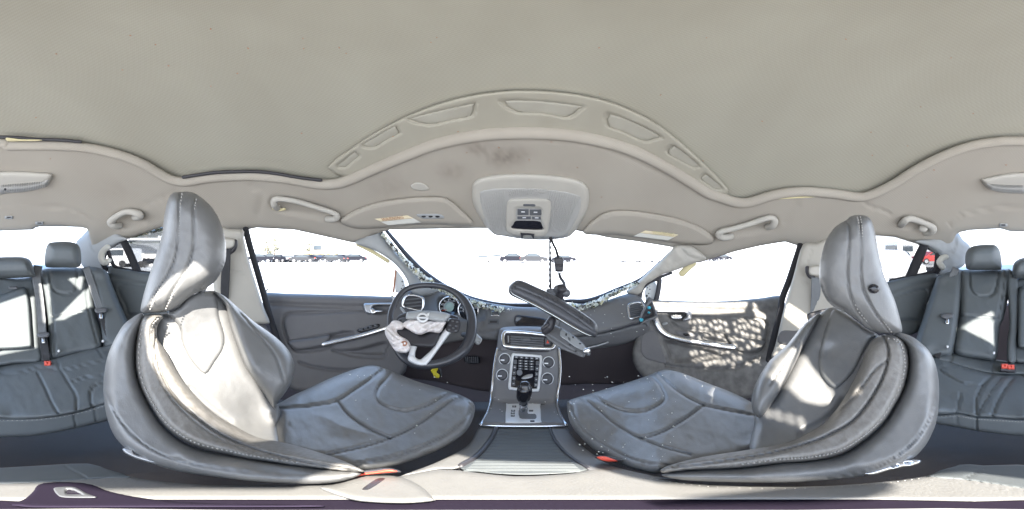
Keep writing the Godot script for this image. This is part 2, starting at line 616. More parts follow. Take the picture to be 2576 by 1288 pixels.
func cabin_shell() -> void:
	var fl := setting("floor", Vector3(0, 0.55, -1.2))
	# carpet with soft humps
	var st := begin()
	st.set_smooth_group(0)
	var n := FastNoiseLite.new()
	n.seed = 4; n.frequency = 2.5
	var f := func(x: float, z: float) -> Vector3:
		var y := 0.585 + 0.02 * n.get_noise_2d(x, z)
		y += 0.10 * smoothstep(-1.42, -1.30, z) * smoothstep(-0.85, -1.0, z) * smoothstep(0.55, 0.75, absf(x)) * 0.5
		y -= 0.02 * smoothstep(-1.5, -1.7, z)
		return Vector3(x, y, z)
	var w := 0.05
	for i in 92:
		for j in 34:
			var x := -2.3 + i * w
			var z := -2.3 + j * w
			var a: Vector3 = f.call(x, z); var b: Vector3 = f.call(x + w, z); var c: Vector3 = f.call(x + w, z + w); var d: Vector3 = f.call(x, z + w)
			for p in [a, b, c, a, c, d]: st.add_vertex(p - fl.position)
	finish("carpet", st, M.carpet, fl)
	slab("floor_pan", M.black, Vector3(-2.3, 0.42, -2.3), Vector3(2.3, 0.55, -0.6), fl)
	var body := setting("wall", Vector3(0, 0.42, -2.2))
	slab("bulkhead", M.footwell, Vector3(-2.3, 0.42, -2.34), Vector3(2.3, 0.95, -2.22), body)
	for s in [-1, 1]:
		slab("side_wall", M.black, Vector3(2.22 * s - 0.06, 0.42, -2.22), Vector3(2.22 * s + 0.06, 0.95, -1.2), body)

func headliner() -> void:
	var roof := setting("ceiling", Vector3(0, EYE + 0.5, -1.0))
	# the pale ribbed blind of the sunroof, which fills the middle of the roof
	var ring := ring_line()
	var up := [-380, -190, 640, -190, 1300, -190, 1950, -190, 2950, -190]
	var back := []
	for i in range(ring.size() - 2, -1, -2):
		back.append_array([ring[i], ring[i + 1] - 2.0])
	panel("sunshade_panel", roof, M.sunshade, up + back, "vault", {"step": 10.0, "off": -0.03, "h": 0.0, "t": 0.03, "n": 2,
		"seams": [[3.0, 0.004] + [431, 436, 470, 424, 525, 413, 600, 408, 680, 412, 760, 425, 824, 442], [3.0, 0.003, 0, 334, 60, 333, 100, 334], [3.0, 0.003, 2520, 335, 2600, 335]]})
	# the roof above and behind
	roof_slab(roof)
	# pressed channel in front of the opening
	var ch := q("C7", [15, 560, 150, 450, 300, 350, 500, 245, 700, 170, 900, 120, 1150, 92, 1400, 100, 1650, 140, 1850, 210, 2050, 320, 2250, 490, 2400, 640, 2450, 705])
	var chb := []
	for i in range(ring.size() - 2, -1, -2):
		if ring[i] > 850 and ring[i] < 1815:
			chb.append_array([ring[i], ring[i + 1] - 4.0])
	var pads := [[60, 556, 115, 508, 180, 457, 205, 470, 219, 489, 175, 525, 122, 566], [207, 430, 300, 370, 425, 299, 450, 322, 464, 354, 380, 398, 292, 448], [482, 268, 640, 222, 919, 160, 922, 180, 905, 249, 780, 278, 622, 310],
		[1047, 150, 1300, 150, 1590, 186, 1570, 205, 1480, 264, 1320, 240, 1142, 229], [1707, 221, 1900, 292, 2053, 374, 2010, 395, 1930, 408, 1800, 350, 1697, 308], [2102, 417, 2200, 480, 2283, 554, 2258, 564, 2230, 566, 2130, 515, 2062, 470], [2302, 592, 2365, 636, 2418, 688, 2390, 698, 2362, 698, 2310, 664, 2267, 630]]
	var dents := []
	for p in pads:
		dents.append([5.0, 0.014] + q("C7", p))
	var chan := panel("sunroof_channel", roof, M.channel, ch + chb, "vault", {"step": 4.0, "off": -0.018, "h": 0.016, "t": 0.012, "r": 7.0, "n": 2, "dents": dents})
	for p in pads:
		panel("channel_pad", chan, M.channel_pad, shrink(q("C7", p), 0.86), "vault", {"step": 4.0, "off": -0.014, "h": 0.004, "t": 0.004, "r": 6.0, "n": 2})
	# lower headliner round the windows
	var low := []
	for i in range(0, ring.size(), 2):
		low.append_array([ring[i], ring[i + 1] - 8.0])
	low += [2960, 585, 2576, 583, 2540, 582, 2517, 575, 2439, 579, 2408, 586, 2395, 610, 2366, 645, 2357, 641, 2310, 615, 2251, 596, 2202, 592, 2100, 612, 2011, 619, 1999, 616, 1975, 608, 1914, 618, 1852, 632, 1794, 650, 1755, 662, 1720, 640,
		1690, 622, 1600, 607, 1530, 598, 1450, 580, 1330, 575, 1200, 574, 1100, 576, 980, 578, 940, 590, 895, 612, 880, 609, 800, 591, 740, 578, 645, 573, 622, 578, 565, 577, 470, 575, 411, 570, 375, 582, 319, 602, 277, 628, 240, 640, 226, 600, 222, 577, 206, 572, 150, 569, 94, 570, 82, 578, 0, 581, -390, 583]
	panel("headliner", roof, M.headliner, low, "vault", {"step": 7.0, "off": 0.0, "h": 0.01, "t": 0.035, "r": 9.0, "n": 1, "dirt": grime,
		"seams": [[2.5, 0.006] + q("A", [0, 520, 150, 520, 300, 525, 420, 535, 500, 552, 580, 585, 650, 640]), [2.2, 0.006] + q("A", [1230, 382, 1150, 440, 1050, 480, 930, 540]),
			[2.5, 0.006] + q("R4", [1300, 520, 1150, 530, 1000, 552, 880, 580, 800, 640]), [2.2, 0.008] + q("R4", [170, 472, 240, 480, 280, 520, 360, 545, 430, 578]), [2.2, 0.006] + q("C7", [1050, 388, 1400, 395, 1700, 450, 2060, 607]),
			[9.0, 0.005] + q("R3", [300, 190, 260, 240, 230, 300]), [9.0, 0.005] + q("C3", [230, 100, 330, 140, 310, 250, 290, 330])],
		"dents": [[14.0, 0.012] + q("A", [740, 620, 800, 560, 900, 535, 960, 570, 990, 640, 900, 680, 800, 690]), [14.0, 0.012] + q("R4", [470, 660, 500, 600, 600, 585, 700, 620, 720, 690, 600, 700]),
			[14.0, 0.012] + q("C3", [380, 190, 440, 170, 700, 220, 960, 300, 980, 400, 860, 400, 420, 320]), [14.0, 0.012] + q("R2", [660, 230, 800, 180, 1080, 100, 1130, 150, 1090, 220, 800, 280, 680, 290])]})
	# the rolled edge of the opening
	var a := []
	for i in range(0, ring.size(), 2):
		var u: float = ring[i]
		var k := 12.0 + 5.0 * exp(-pow((u - 1330.0) / 400.0, 2.0))
		var d := vault(ring[i + 1]) - 0.004
		a.append_array([u, ring[i + 1], d, k / 644.0 * TY * d])
	var la := a.filter(func(_x): return true)
	tube("opening_roll", roof, M.headliner, la.slice(8), {"sub": 6, "sides": 14, "flat": 0.8})
	tube("opening_roll", roof, M.headliner, [-390, 361, 1.65, 0.0135, -30, 361, 1.65, 0.0135, -8, 361.5, 1.65, 0.0135, 15, 361, 1.645, 0.0135], {"sides": 14, "flat": 0.8})
	# torn ends and gaps, with the foam that shows in them
	panel("torn_foam", roof, M.foam, q("A", [40, 66, 90, 70, 150, 76, 270, 78, 270, 86, 150, 88, 55, 90]), "vault", {"step": 2.0, "off": 0.014, "h": 0.003, "t": 0.004, "r": 3.0})
	cord("torn_foam", roof, M.foam, q("R3", [150, 152, 250, 146, 340, 142, 430, 135, 520, 131]), "vault", 0.0035, {"off": 0.012})
	cord("opening_gap", roof, M.black, q("A", [0, 60, 120, 64, 250, 76, 400, 80, 540, 92]), "vault", 0.005, {"off": 0.002})
	cord("opening_gap", roof, M.black, q("A", [1230, 330, 1330, 314, 1450, 298, 1580, 293, 1717, 292, 1850, 305, 1990, 330, 2150, 350]), "vault", 0.0055, {"off": 0.006})
	cord("opening_gap", roof, M.black, q("R3", [215, 133, 300, 128, 380, 126, 460, 128]), "vault", 0.004, {"off": 0.016})
	# little grille of the alarm sensor, clips at the rear edge
	panel("sensor_grille", roof, M.trim, q("C7", [520, 670, 545, 652, 580, 652, 615, 668, 632, 690, 600, 703, 560, 700, 530, 690]), "vault", {"step": 2.0, "off": 0.011, "h": 0.004, "t": 0.004, "r": 3.0})
	for c in [[22, 547], [99, 561], [2524, 566]]:
		var cl := panel("trim_clip", roof, M.cool_trim, rect(c[0] - 10, c[1] - 4, c[0] + 10, c[1] + 4), "vault", {"step": 1.6, "off": 0.011, "h": 0.004, "t": 0.004, "r": 2.5})
		panel("clip_slot", cl, M.rubber, rect(c[0] - 5, c[1] - 1.5, c[0] + 5, c[1] + 1.5), "vault", {"step": 1.0, "off": 0.0155, "h": 0.001, "t": 0.002, "r": 1.0})
	# soot, specks and dirt that stick to the cloth
	var st := begin()
	for i in 46:
		var u := rng.randf_range(20, 2560)
		var v := rng.randf_range(70, 520)
		sweep(st, [[pt(u, v, vault(v) + (0.018 if v < 330 else -0.012)), 0.0008], [pt(u + rng.randf_range(1, 3), v + rng.randf_range(-1.5, 1.5), vault(v) + (0.018 if v < 330 else -0.012)), rng.randf_range(0.0008, 0.0016)]], roof.position, false, 1, 5)
	finish("dirt_specks", st, M.rust, roof).set_meta("kind", "stuff")

# hand marks and soot rubbed into the cloth in front of the roof opening
func grime(u: float, v: float) -> Color:
	var k := 0.0
	for b in [[1262, 396, 40, 22, 0.30], [1199, 372, 34, 16, 0.26], [1310, 388, 34, 18, 0.16], [1135, 430, 40, 22, 0.18], [1253, 452, 26, 10, 0.25], [1420, 420, 60, 30, 0.06], [980, 470, 50, 30, 0.08], [820, 520, 60, 30, 0.06], [2480, 470, 40, 12, 0.10], [300, 480, 50, 30, 0.05]]:
		k += b[4] * exp(-pow((u - b[0]) / b[2], 2.0) - pow((v - b[1]) / b[3], 2.0))
	var n := 0.6 + 0.9 * crease.get_noise_2d(u * 2.2, v * 2.2)
	var f := 1.0 - k * clampf(n + 0.3, 0.1, 1.3)
	return Color(f, f * (1.0 - 0.1 * k), f * (1.0 - 0.12 * k))

func ring_line() -> Array:
	return [-390, 362, -34, 361, 18, 367, 56, 366, 150, 367, 225, 373, 300, 390, 356, 411, 394, 433, 431, 452, 469, 457, 525, 448, 600, 443, 644, 443, 720, 450, 790, 462, 840, 463, 880, 452, 940, 425, 1020, 391, 1100, 361, 1200, 340, 1307, 333,
		1420, 338, 1520, 356, 1600, 382, 1680, 423, 1740, 460, 1780, 485, 1813, 497, 1850, 509, 1886, 509, 1950, 490, 2020, 482, 2100, 488, 2160, 496, 2200, 487, 2250, 462, 2300, 430, 2360, 398, 2430, 371, 2500, 358, 2576, 355, 2950, 356]

func roof_slab(roof: Node3D) -> void:
	# upper skin of the roof, broken open where the roof glass is gone
	var box := CSGCombiner3D.new()
	box.name = "roof_skin"
	roof.add_child(box)
	var b := CSGBox3D.new()
	b.name = "skin"
	b.size = Vector3(7.0, 0.003, 2.35)
	b.position = Vector3(0, EYE + 0.60, 1.0 - 1.175) - roof.position
	b.material = M.headliner
	box.add_child(b)
	for outline in patches():
		var p := CSGPolygon3D.new()
		p.name = "opening"
		p.operation = CSGShape3D.OPERATION_SUBTRACTION
		p.polygon = outline
		p.depth = 0.6
		p.material = M.headliner
		box.add_child(p, true)
		p.transform = Transform3D(Basis(Vector3(1, 0, 0), Vector3(0, 0, 1), Vector3(0, -1, 0)), Vector3(0, EYE + 0.30, 0) - roof.position)

	# a strip of the roof that still hangs across the rear opening
	var flap := CSGPolygon3D.new()
	flap.name = "flap"
	var strip := []
	for k in [[1600, 1270], [1781, 1252], [2000, 1230], [2183, 1218], [2216, 1217], [2226, 1228], [2205, 1244], [2146, 1263], [2000, 1274], [1640, 1280]]:
		strip.append_array([k[0], k[1], 0.403 / (TY * (k[1] / 644.0 - 1.0))])
	flap.polygon = beam(strip)
	flap.depth = 0.003
	flap.material = M.headliner
	box.add_child(flap)
	flap.transform = Transform3D(Basis(Vector3(1, 0, 0), Vector3(0, 0, 1), Vector3(0, -1, 0)), Vector3(0, EYE + 0.60, 0) - roof.position)

# Openings of the roof, found by following the sun's beam up from where it falls.
func patches() -> Array:
	var r := []
	var lists := [
		on_seat([400, 806, 455, 775, 537, 742, 575, 775, 604, 877, 622, 925, 604, 985, 606, 1010, 640, 965, 692, 1110, 640, 1124, 556, 1090, 486, 1040, 435, 990, 403, 930, 394, 870], DRIVER_BACK, 0.015),
		on_seat([1996, 872, 2022, 896, 2044, 934, 2030, 960, 1980, 960, 1986, 920], PASSENGER_BACK, 0.006), on_seat([1980, 920, 2040, 926, 2092, 990, 2097, 1016, 2058, 1022, 2016, 1012, 1972, 970], PASSENGER_BACK, 0.006),
		on_seat([1936, 904, 1983, 864, 2010, 880, 1992, 930, 1956, 930], PASSENGER_BACK, 0.045), on_seat([1926, 948, 1930, 932, 1956, 910, 1996, 920, 1980, 972], PASSENGER_BACK, 0.045),
		[1640, 757, 1.97, 1884, 756, 1.95, 1876, 784, 1.94, 1800, 788, 1.94, 1655, 786, 1.95],
		[1896, 757, 1.95, 1915, 780, 1.94, 1960, 850, 1.93, 1945, 880, 1.93, 1922, 830, 1.93, 1900, 800, 1.94],
		[-40, 800, 1.70, 0, 776, 1.70, 74, 732, 1.72, 80, 866, 1.62, 0, 898, 1.62, -40, 905, 1.62],
		[155, 686, 1.76, 197, 680, 1.78, 196, 725, 1.76], [128, 800, 1.68, 185, 750, 1.73, 215, 706, 1.77, 228, 760, 1.74, 150, 795, 1.68],
		[2438, 812, 1.68, 2512, 774, 1.70, 2512, 868, 1.64], [86, 700, 1.74, 108, 700, 1.74, 112, 800, 1.66, 98, 802, 1.66]]
	for p in lists:
		var e := beam(p)
		e = Geometry2D.convex_hull(e)
		e.remove_at(e.size() - 1)
		r.append(e)
	var g := RandomNumberGenerator.new()
	g.seed = 5
	var taken_spots := []
	for i in 1500:                                       # splinters of the shattered roof glass are gone too
		if taken_spots.size() > 120: break
		var u := g.randf_range(1745, 1915)
		var v := g.randf_range(796, 925)
		var a := g.randf_range(2.2, 4.0)
		var b := g.randf_range(5.0, 10.0)
		var clear := true
		for t in taken_spots:
			if absf(t.x - u) < 10.0 and absf(t.y - v) < 18.0: clear = false
		if not clear: continue
		taken_spots.append(Vector2(u, v))
		r.append(beam([u - a - b * 0.4, v - b, 1.915, u + a - b * 0.4, v - b * 0.7, 1.915, u + a + b * 0.4, v + b, 1.91, u - a + b * 0.3, v + b * 0.5, 1.91]))
	for k in [[1938, 1036], [1964, 1044], [1992, 1052], [2020, 1060]]:
		var u: float = k[0]
		var v: float = k[1]
		r.append(beam(on_seat([u - 10, v - 17, u + 4, v - 13, u + 12, v + 15, u - 2, v + 14], PASSENGER_BACK, 0.015)))
	var rim := PackedVector2Array()
	for p in [[-300, 1222], [200, 1222], [280, 1238], [740, 1236], [850, 1195], [1000, 1172], [1150, 1140], [1205, 1158], [1330, 1164], [1450, 1168], [1560, 1200], [1640, 1220], [1760, 1226], [1900, 1222], [2225, 1205], [2420, 1190], [2576, 1215], [2900, 1215]]:
		var e := beam([p[0], p[1], (0.405 if p[1] > 1185 else 0.42) / (TY * (p[1] / 644.0 - 1.0))])
		rim.append(e[0])
	rim.append(Vector2(3.5, rim[-1].y)); rim.append(Vector2(3.5, 2.0)); rim.append(Vector2(-3.5, 2.0)); rim.append(Vector2(-3.5, rim[0].y))
	r.append(rim)
	return r

func on_seat(a: Array, spec: Array, off: float) -> Array:
	var r := []
	for i in range(0, a.size(), 2):
		r.append_array([a[i], a[i + 1], depth_at(spec, a[i], a[i + 1]) - off])
	return r

func beam(p: Array) -> PackedVector2Array:
	var poly := PackedVector2Array()
	for i in range(0, p.size(), 3):
		var a := pt(p[i], p[i + 1], p[i + 2])
		var k := (EYE + 0.60 - a.y) / SUN.y
		poly.append(Vector2(a.x + SUN.x * k, a.z + SUN.z * k))
	return poly

func rect(x0: float, y0: float, x1: float, y1: float) -> Array:
	var mx := (x0 + x1) / 2
	var my := (y0 + y1) / 2
	var c := minf(x1 - x0, y1 - y0) * 0.12
	return [x0 + c, y0, mx, y0, x1 - c, y0, x1, y0 + c, x1, my, x1, y1 - c, x1 - c, y1, mx, y1, x0 + c, y1, x0, y1 - c, x0, my, x0, y0 + c]

func round_(u: float, v: float, r: float, ry := -1.0) -> Array:
	var a := []
	for k in 10:
		a.append_array([u + r * cos(TAU * k / 10), v + (r if ry < 0 else ry) * sin(TAU * k / 10)])
	return a

func shrink(a: Array, k: float) -> Array:
	var c := Vector2.ZERO
	for i in range(0, a.size(), 2): c += Vector2(a[i], a[i + 1]) / (a.size() / 2)
	var r := []
	for i in range(0, a.size(), 2):
		r.append(c.x + (a[i] - c.x) * k); r.append(c.y + (a[i + 1] - c.y) * k)
	return r

func pillars() -> void:
	# windscreen pillars
	var pl := thing("windscreen_pillar", "grey windscreen pillar on the driver's side, sunlit, with a cracked trim", "pillar", pt(1000, 690, 1.98))
	panel("pillar_trim", pl, M.cool_trim, [893, 611, 920, 594, 950, 575, 962, 590, 975, 610, 1004, 642, 1036, 669, 1065, 693, 1090, 710, 1110, 730, 1070, 745, 1036, 735, 1024, 705, 1005, 677, 976, 650, 935, 627], [893, 611, 1.93, 1000, 660, 1.97, 1090, 720, 2.0], {"h": 0.02, "r": 16.0, "step": 4.0, "seams": [[2.0, 0.004] + q("C3", [1300, 470, 1270, 520, 1220, 560, 1120, 580])]})
	cord("torn_edge", pl, M.foam, q("C3", [1140, 596, 1230, 640, 1320, 690, 1400, 740]), [893, 611, 1.95, 1000, 660, 1.99, 1090, 720, 2.02], 0.007)
	pl = thing("windscreen_pillar", "cream windscreen pillar on the passenger's side, its trim torn and bent", "pillar", pt(1680, 680, 1.98))
	panel("pillar_trim", pl, M.trim, [1575, 735, 1600, 712, 1645, 672, 1683, 636, 1700, 617, 1740, 620, 1768, 640, 1775, 652, 1741, 664, 1700, 680, 1668, 690, 1640, 706, 1624, 716, 1608, 742], [1590, 730, 2.0, 1700, 640, 1.95, 1770, 650, 1.94], {"h": 0.02, "r": 14.0, "step": 4.0, "wr": 0.008, "seams": [[2.0, 0.006] + q("R2", [400, 340, 440, 385, 480, 420, 560, 438]), [2.0, 0.004] + q("R2", [150, 590, 250, 520, 400, 450])]})
	cord("torn_edge", pl, M.foam, q("R2", [500, 465, 450, 510, 420, 540]), [1590, 730, 2.01, 1700, 640, 1.96, 1770, 650, 1.95], 0.012, {"flat": 0.4})
	cord("black_edge", pl, M.black, q("R2", [170, 610, 240, 575, 340, 537]), [1590, 730, 2.01, 1700, 640, 1.96, 1770, 650, 1.95], 0.005)
	# door pillars
	var dpl := [570, 600, 1.84, 640, 700, 1.86, 640, 810, 1.84]
	pl = thing("door_pillar", "cream door pillar behind the driver's seat, scuffed, with a square cover", "pillar", pt(620, 820, 1.86))
	panel("pillar_trim", pl, M.trim, [540, 576, 580, 576, 612, 579, 614, 600, 625, 650, 640, 700, 663, 771, 678, 808, 670, 815, 630, 814, 560, 810, 535, 700], dpl, {"h": 0.016, "r": 10.0, "step": 4.0,
		"seams": [[1.6, 0.003] + q("C3", [100, 540, 130, 700, 165, 835, 100, 830, 30, 825]), [1.6, 0.003] + q("C3", [90, 540, 160, 540])]})
	cord("door_seal", pl, M.rubber, [618, 577, 629, 620, 645, 675, 662, 735, 674, 780, 688, 825, 705, 880, 726, 950], [570, 600, 1.84, 660, 735, 1.88, 640, 810, 1.84], 0.010)
	panel("pillar_foot", pl, M.door_plastic, [560, 812, 660, 814, 690, 860, 725, 950, 700, 960, 600, 900], dpl, {"off": -0.01, "h": 0.01, "step": 6.0})
	var dpr := [2060, 640, 1.84, 1990, 720, 1.86, 1960, 850, 1.84]
	pl = thing("door_pillar", "cream door pillar behind the passenger's seat, between the door and the grey belt", "pillar", pt(1990, 880, 1.86))
	panel("pillar_trim", pl, M.trim, [2019, 617, 2050, 612, 2090, 606, 2100, 700, 2095, 800, 2040, 836, 2010, 860, 1980, 885, 1945, 900, 1941, 893, 1951, 865, 1972, 776, 1996, 694], dpr, {"h": 0.016, "r": 10.0, "step": 4.0,
		"seams": [[1.6, 0.003] + q("R2", [1370, 365, 1340, 480, 1310, 608, 1365, 608])]})
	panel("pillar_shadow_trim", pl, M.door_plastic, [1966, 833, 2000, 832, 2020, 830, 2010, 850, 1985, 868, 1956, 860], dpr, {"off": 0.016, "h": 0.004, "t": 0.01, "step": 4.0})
	cord("door_seal", pl, M.rubber, [2013, 618, 2003, 650, 1985, 705, 1968, 750, 1962, 790, 1948, 845, 1934, 905], dpr, 0.010, {"off": -0.02})
	# rear pillars
	pl = thing("rear_pillar", "pale grey rear pillar between the back window and the left rear door", "pillar", pt(240, 680, 1.98))
	panel("pillar_trim", pl, M.cool_trim, [224, 575, 250, 560, 300, 590, 322, 601, 296, 612, 274, 628, 262, 642, 264, 660, 280, 676, 270, 684, 235, 680, 210, 672, 200, 650, 191, 611, 206, 594], [200, 610, 2.0, 300, 600, 1.93, 260, 680, 1.95], {"h": 0.014, "r": 12.0, "step": 4.0,
		"seams": [[2.0, 0.005] + q("A", [600, 690, 610, 760, 630, 820, 690, 815])]})
	cord("curled_seal", pl, M.white_paper, q("A", [720, 800, 690, 830, 680, 870, 700, 905, 730, 890]), 1.92, 0.010)
	cord("window_seal", pl, M.rubber, q("A", [700, 850, 690, 900, 710, 945]), 1.93, 0.008)
	pl = thing("rear_pillar", "pale rear pillar between the back window and the right rear door, cloth wrinkled", "pillar", pt(2390, 690, 1.98))
	panel("pillar_trim", pl, M.cool_trim, [2300, 606, 2357, 600, 2405, 584, 2422, 602, 2441, 621, 2432, 645, 2425, 668, 2395, 682, 2364, 696, 2352, 690, 2364, 664, 2368, 645, 2340, 622], [2440, 610, 2.0, 2320, 610, 1.93, 2365, 690, 1.95], {"h": 0.014, "r": 12.0, "step": 4.0, "wr": 0.006,
		"seams": [[2.0, 0.005] + q("R4", [845, 700, 840, 760, 820, 820, 770, 830]), [2.0, 0.004] + q("R4", [640, 785, 700, 800, 740, 815])]})
	cord("curled_seal", pl, M.white_paper, q("R4", [775, 850, 750, 860, 735, 885, 755, 915]), 1.92, 0.010)
	cord("window_seal", pl, M.rubber, q("R4", [730, 850, 740, 900, 720, 940, 700, 965]), 1.93, 0.009)
	# back window and shelf
	var bw := thing("back_window", "clear back window pane at the left end of the view", "window", pt(100, 640, 2.15))
	panel("pane", bw, M.glass, [-300, 572, 100, 562, 240, 566, 215, 600, 185, 625, 180, 690, -300, 697], [0, 580, 2.02, 200, 600, 2.04, 0, 690, 2.3], {"h": 0.0, "t": 0.004, "step": 12.0, "n": 1})
	panel("parcel_shelf", bw, M.cool_trim, [-300, 668, 100, 666, 210, 676, 250, 690, 210, 700, -300, 702], [0, 668, 2.28, 200, 670, 2.25, 0, 700, 1.9], {"h": 0.004, "t": 0.03, "step": 6.0})
	bw = thing("back_window", "clear back window pane at the right end of the view", "window", pt(2500, 640, 2.15))
	panel("pane", bw, M.glass, [2390, 570, 2450, 566, 2540, 570, 2880, 574, 2880, 697, 2430, 690, 2440, 625], [2576, 580, 2.02, 2400, 600, 2.04, 2576, 690, 2.3], {"h": 0.0, "t": 0.004, "step": 12.0, "n": 1})
	panel("parcel_shelf", bw, M.cool_trim, [2880, 668, 2500, 666, 2410, 674, 2370, 690, 2410, 700, 2880, 702], [2576, 668, 2.28, 2400, 670, 2.25, 2576, 700, 1.9], {"h": 0.004, "t": 0.03, "step": 6.0})

func roof_things() -> void:
	# overhead console
	var oc := thing("overhead_console", "beige overhead console with ribbed lamp lenses and small black switches", "console", pt(1330, 600, 1.9))
	var outer := q("C7", [890, 700, 900, 655, 950, 620, 1100, 598, 1300, 600, 1500, 625, 1580, 665, 1602, 720, 1595, 800, 1560, 880, 1500, 965, 1440, 990, 1330, 1000, 1200, 995, 1080, 975, 1000, 945, 930, 850, 895, 770])
	panel("housing", oc, M.trim, outer, "vault", {"off": 0.008, "h": 0.022, "t": 0.03, "r": 16.0, "step": 4.0})
	var lens_p := panel("lens", oc, M.lens, q("C7", [932, 730, 960, 695, 1100, 680, 1350, 690, 1525, 720, 1558, 765, 1540, 850, 1490, 940, 1440, 982, 1300, 988, 1100, 978, 1010, 955, 960, 850]), "vault", {"off": 0.026, "h": 0.006, "t": 0.01, "r": 6.0, "step": 4.0})
	var st := begin()
	for i in 44:
		var f := i / 43.0
		var a := q("C7", [lerpf(948, 1540, f), 735.0 - 45.0 * sin(PI * f), lerpf(1015, 1450, f), 950])
		if f > 0.24 and f < 0.68: a[3] = a[1] + 18.0
		sweep(st, [[pt(a[0], a[1], vault(a[1]) - 0.031), 0.0016], [pt((a[0] + a[2]) / 2, (a[1] + a[3]) / 2, vault((a[1] + a[3]) / 2) - 0.0325), 0.0016], [pt(a[2], a[3], vault(a[3]) - 0.031), 0.0016]], origin(lens_p), false, 1, 5)
	finish("lens_ribs", st, M.lens, lens_p).set_meta("kind", "stuff")
	panel("bezel", oc, M.trim, q("C7", [1100, 790, 1115, 757, 1150, 750, 1240, 748, 1340, 752, 1370, 770, 1372, 830, 1360, 900, 1335, 975, 1230, 985, 1112, 960, 1095, 900]), "vault", {"off": 0.030, "h": 0.010, "t": 0.01, "r": 6.0, "step": 3.0,
		"dents": [[4.0, 0.012] + q("C7", [1155, 805, 1240, 802, 1318, 808, 1314, 870, 1330, 940, 1230, 942, 1122, 930, 1150, 870])]})
	panel("label_plate", oc, M.grey_key, q("C7", [1205, 782, 1238, 782, 1272, 784, 1272, 797, 1238, 796, 1204, 795]), "vault", {"off": 0.040, "h": 0.001, "t": 0.002, "r": 1.0, "step": 1.5})
	for k in [[1165, 810, 1236, 850], [1240, 812, 1312, 852], [1165, 854, 1250, 876], [1254, 855, 1312, 877]]:
		var bt := panel("switch", oc, M.grey_key, q("C7", rect(k[0], k[1], k[2], k[3])), "vault", {"off": 0.030, "h": 0.004, "t": 0.004, "r": 2.0, "step": 1.5})
		panel("symbol", bt, M.print, q("C7", rect((k[0] + k[2]) / 2.0 - 11, (k[1] + k[3]) / 2.0 - 3, (k[0] + k[2]) / 2.0 + 11, (k[1] + k[3]) / 2.0 + 3)), "vault", {"off": 0.0345, "h": 0.0004, "t": 0.001, "r": 1.0, "step": 1.2})
	panel("dark_screen", oc, M.gloss_black, q("C7", [1158, 882, 1230, 880, 1302, 886, 1318, 915, 1326, 938, 1230, 940, 1128, 930, 1140, 905]), "vault", {"off": 0.031, "h": 0.002, "t": 0.004, "r": 2.0, "step": 2.0})
	panel("mirror_mount", oc, M.black, q("C7", [1185, 955, 1230, 958, 1270, 962, 1268, 995, 1258, 990, 1250, 972, 1205, 970, 1198, 994, 1188, 990]), "vault", {"off": 0.042, "h": 0.006, "t": 0.02, "r": 3.0, "step": 1.5, "n": 1})
	# sun visors
	visor("beige sun visor over the driver's side, with a warning label and a vent slot", [90, 885, 110, 860, 200, 810, 350, 765, 550, 740, 690, 738, 760, 760, 850, 840, 897, 893, 862, 918, 700, 906, 550, 908, 330, 928, 200, 932, 112, 908], [300, 872, 500, 850, 585, 895, 385, 912], [120, 862, 220, 815, 360, 778, 550, 752, 690, 752, 750, 775, 840, 850], -1)
	visor("plain beige sun visor over the passenger's side, with a warning label", [1565, 955, 1600, 900, 1680, 842, 1760, 820, 1900, 826, 2100, 860, 2250, 910, 2345, 970, 2360, 1005, 2310, 1030, 2150, 1022, 1900, 988, 1750, 968, 1620, 970], [1940, 942, 2145, 968, 2080, 1003, 1868, 978], [1690, 858, 1770, 838, 1900, 844, 2100, 880, 2240, 925, 2335, 982], 1)
	# grab handles
	handle("long beige grab handle above the driver's window", q("C3", [455, 285, 425, 262, 425, 218, 470, 205, 620, 228, 800, 283, 930, 325, 962, 352, 940, 378, 880, 378]), 0.0085, q("C3", [415, 285, 460, 300, 510, 293]))
	handle("long beige grab handle above the passenger's window", q("R2", [780, 268, 720, 275, 690, 255, 710, 232, 800, 210, 920, 175, 1040, 135, 1085, 135, 1100, 160, 1085, 190, 1050, 198]), 0.0095, q("R2", [1048, 208, 1080, 200, 1110, 182]))
	handle("short beige grab handle above the left rear window", q("A", [800, 655, 765, 655, 745, 632, 775, 598, 845, 563, 915, 570, 938, 590, 905, 600]), 0.0095, [])
	var h := handle("short beige grab handle with a coat hook above the right rear window", q("R4", [490, 645, 510, 622, 548, 603, 640, 632, 690, 660, 690, 685, 650, 695]), 0.0090, [])
	put("coat_hook", lathe([0.0, -0.004, 0.012, -0.004, 0.013, 0.0, 0.009, 0.006, 0.004, 0.008, 0.0, 0.008]), M.trim, h, pt(2322, 575, vault(575) - 0.03) - h.position, facing(pt(2322, 575, 1.9)))
	# interior lamps at the rear
	for s in [0, 1]:
		var l := thing("dome_lamp", ["unlit ribbed dome lamp on the headliner at the left end of the view", "unlit ribbed dome lamp on the headliner at the right end of the view"][s], "lamp", pt(40 if s == 0 else 2530, 460, 1.8), "")
		var body := q("A", [-60, 295, 0, 290, 150, 291, 290, 298, 345, 306, 354, 320, 340, 360, 310, 392, 200, 425, 60, 438, -60, 440]) if s == 0 else q("R4", [1360, 300, 1280, 302, 1150, 315, 1040, 338, 1005, 350, 1020, 380, 1060, 415, 1150, 438, 1280, 443, 1360, 443])
		panel("housing", l, M.trim, body, "vault", {"off": 0.008, "h": 0.024, "t": 0.02, "r": 16.0, "step": 4.0})
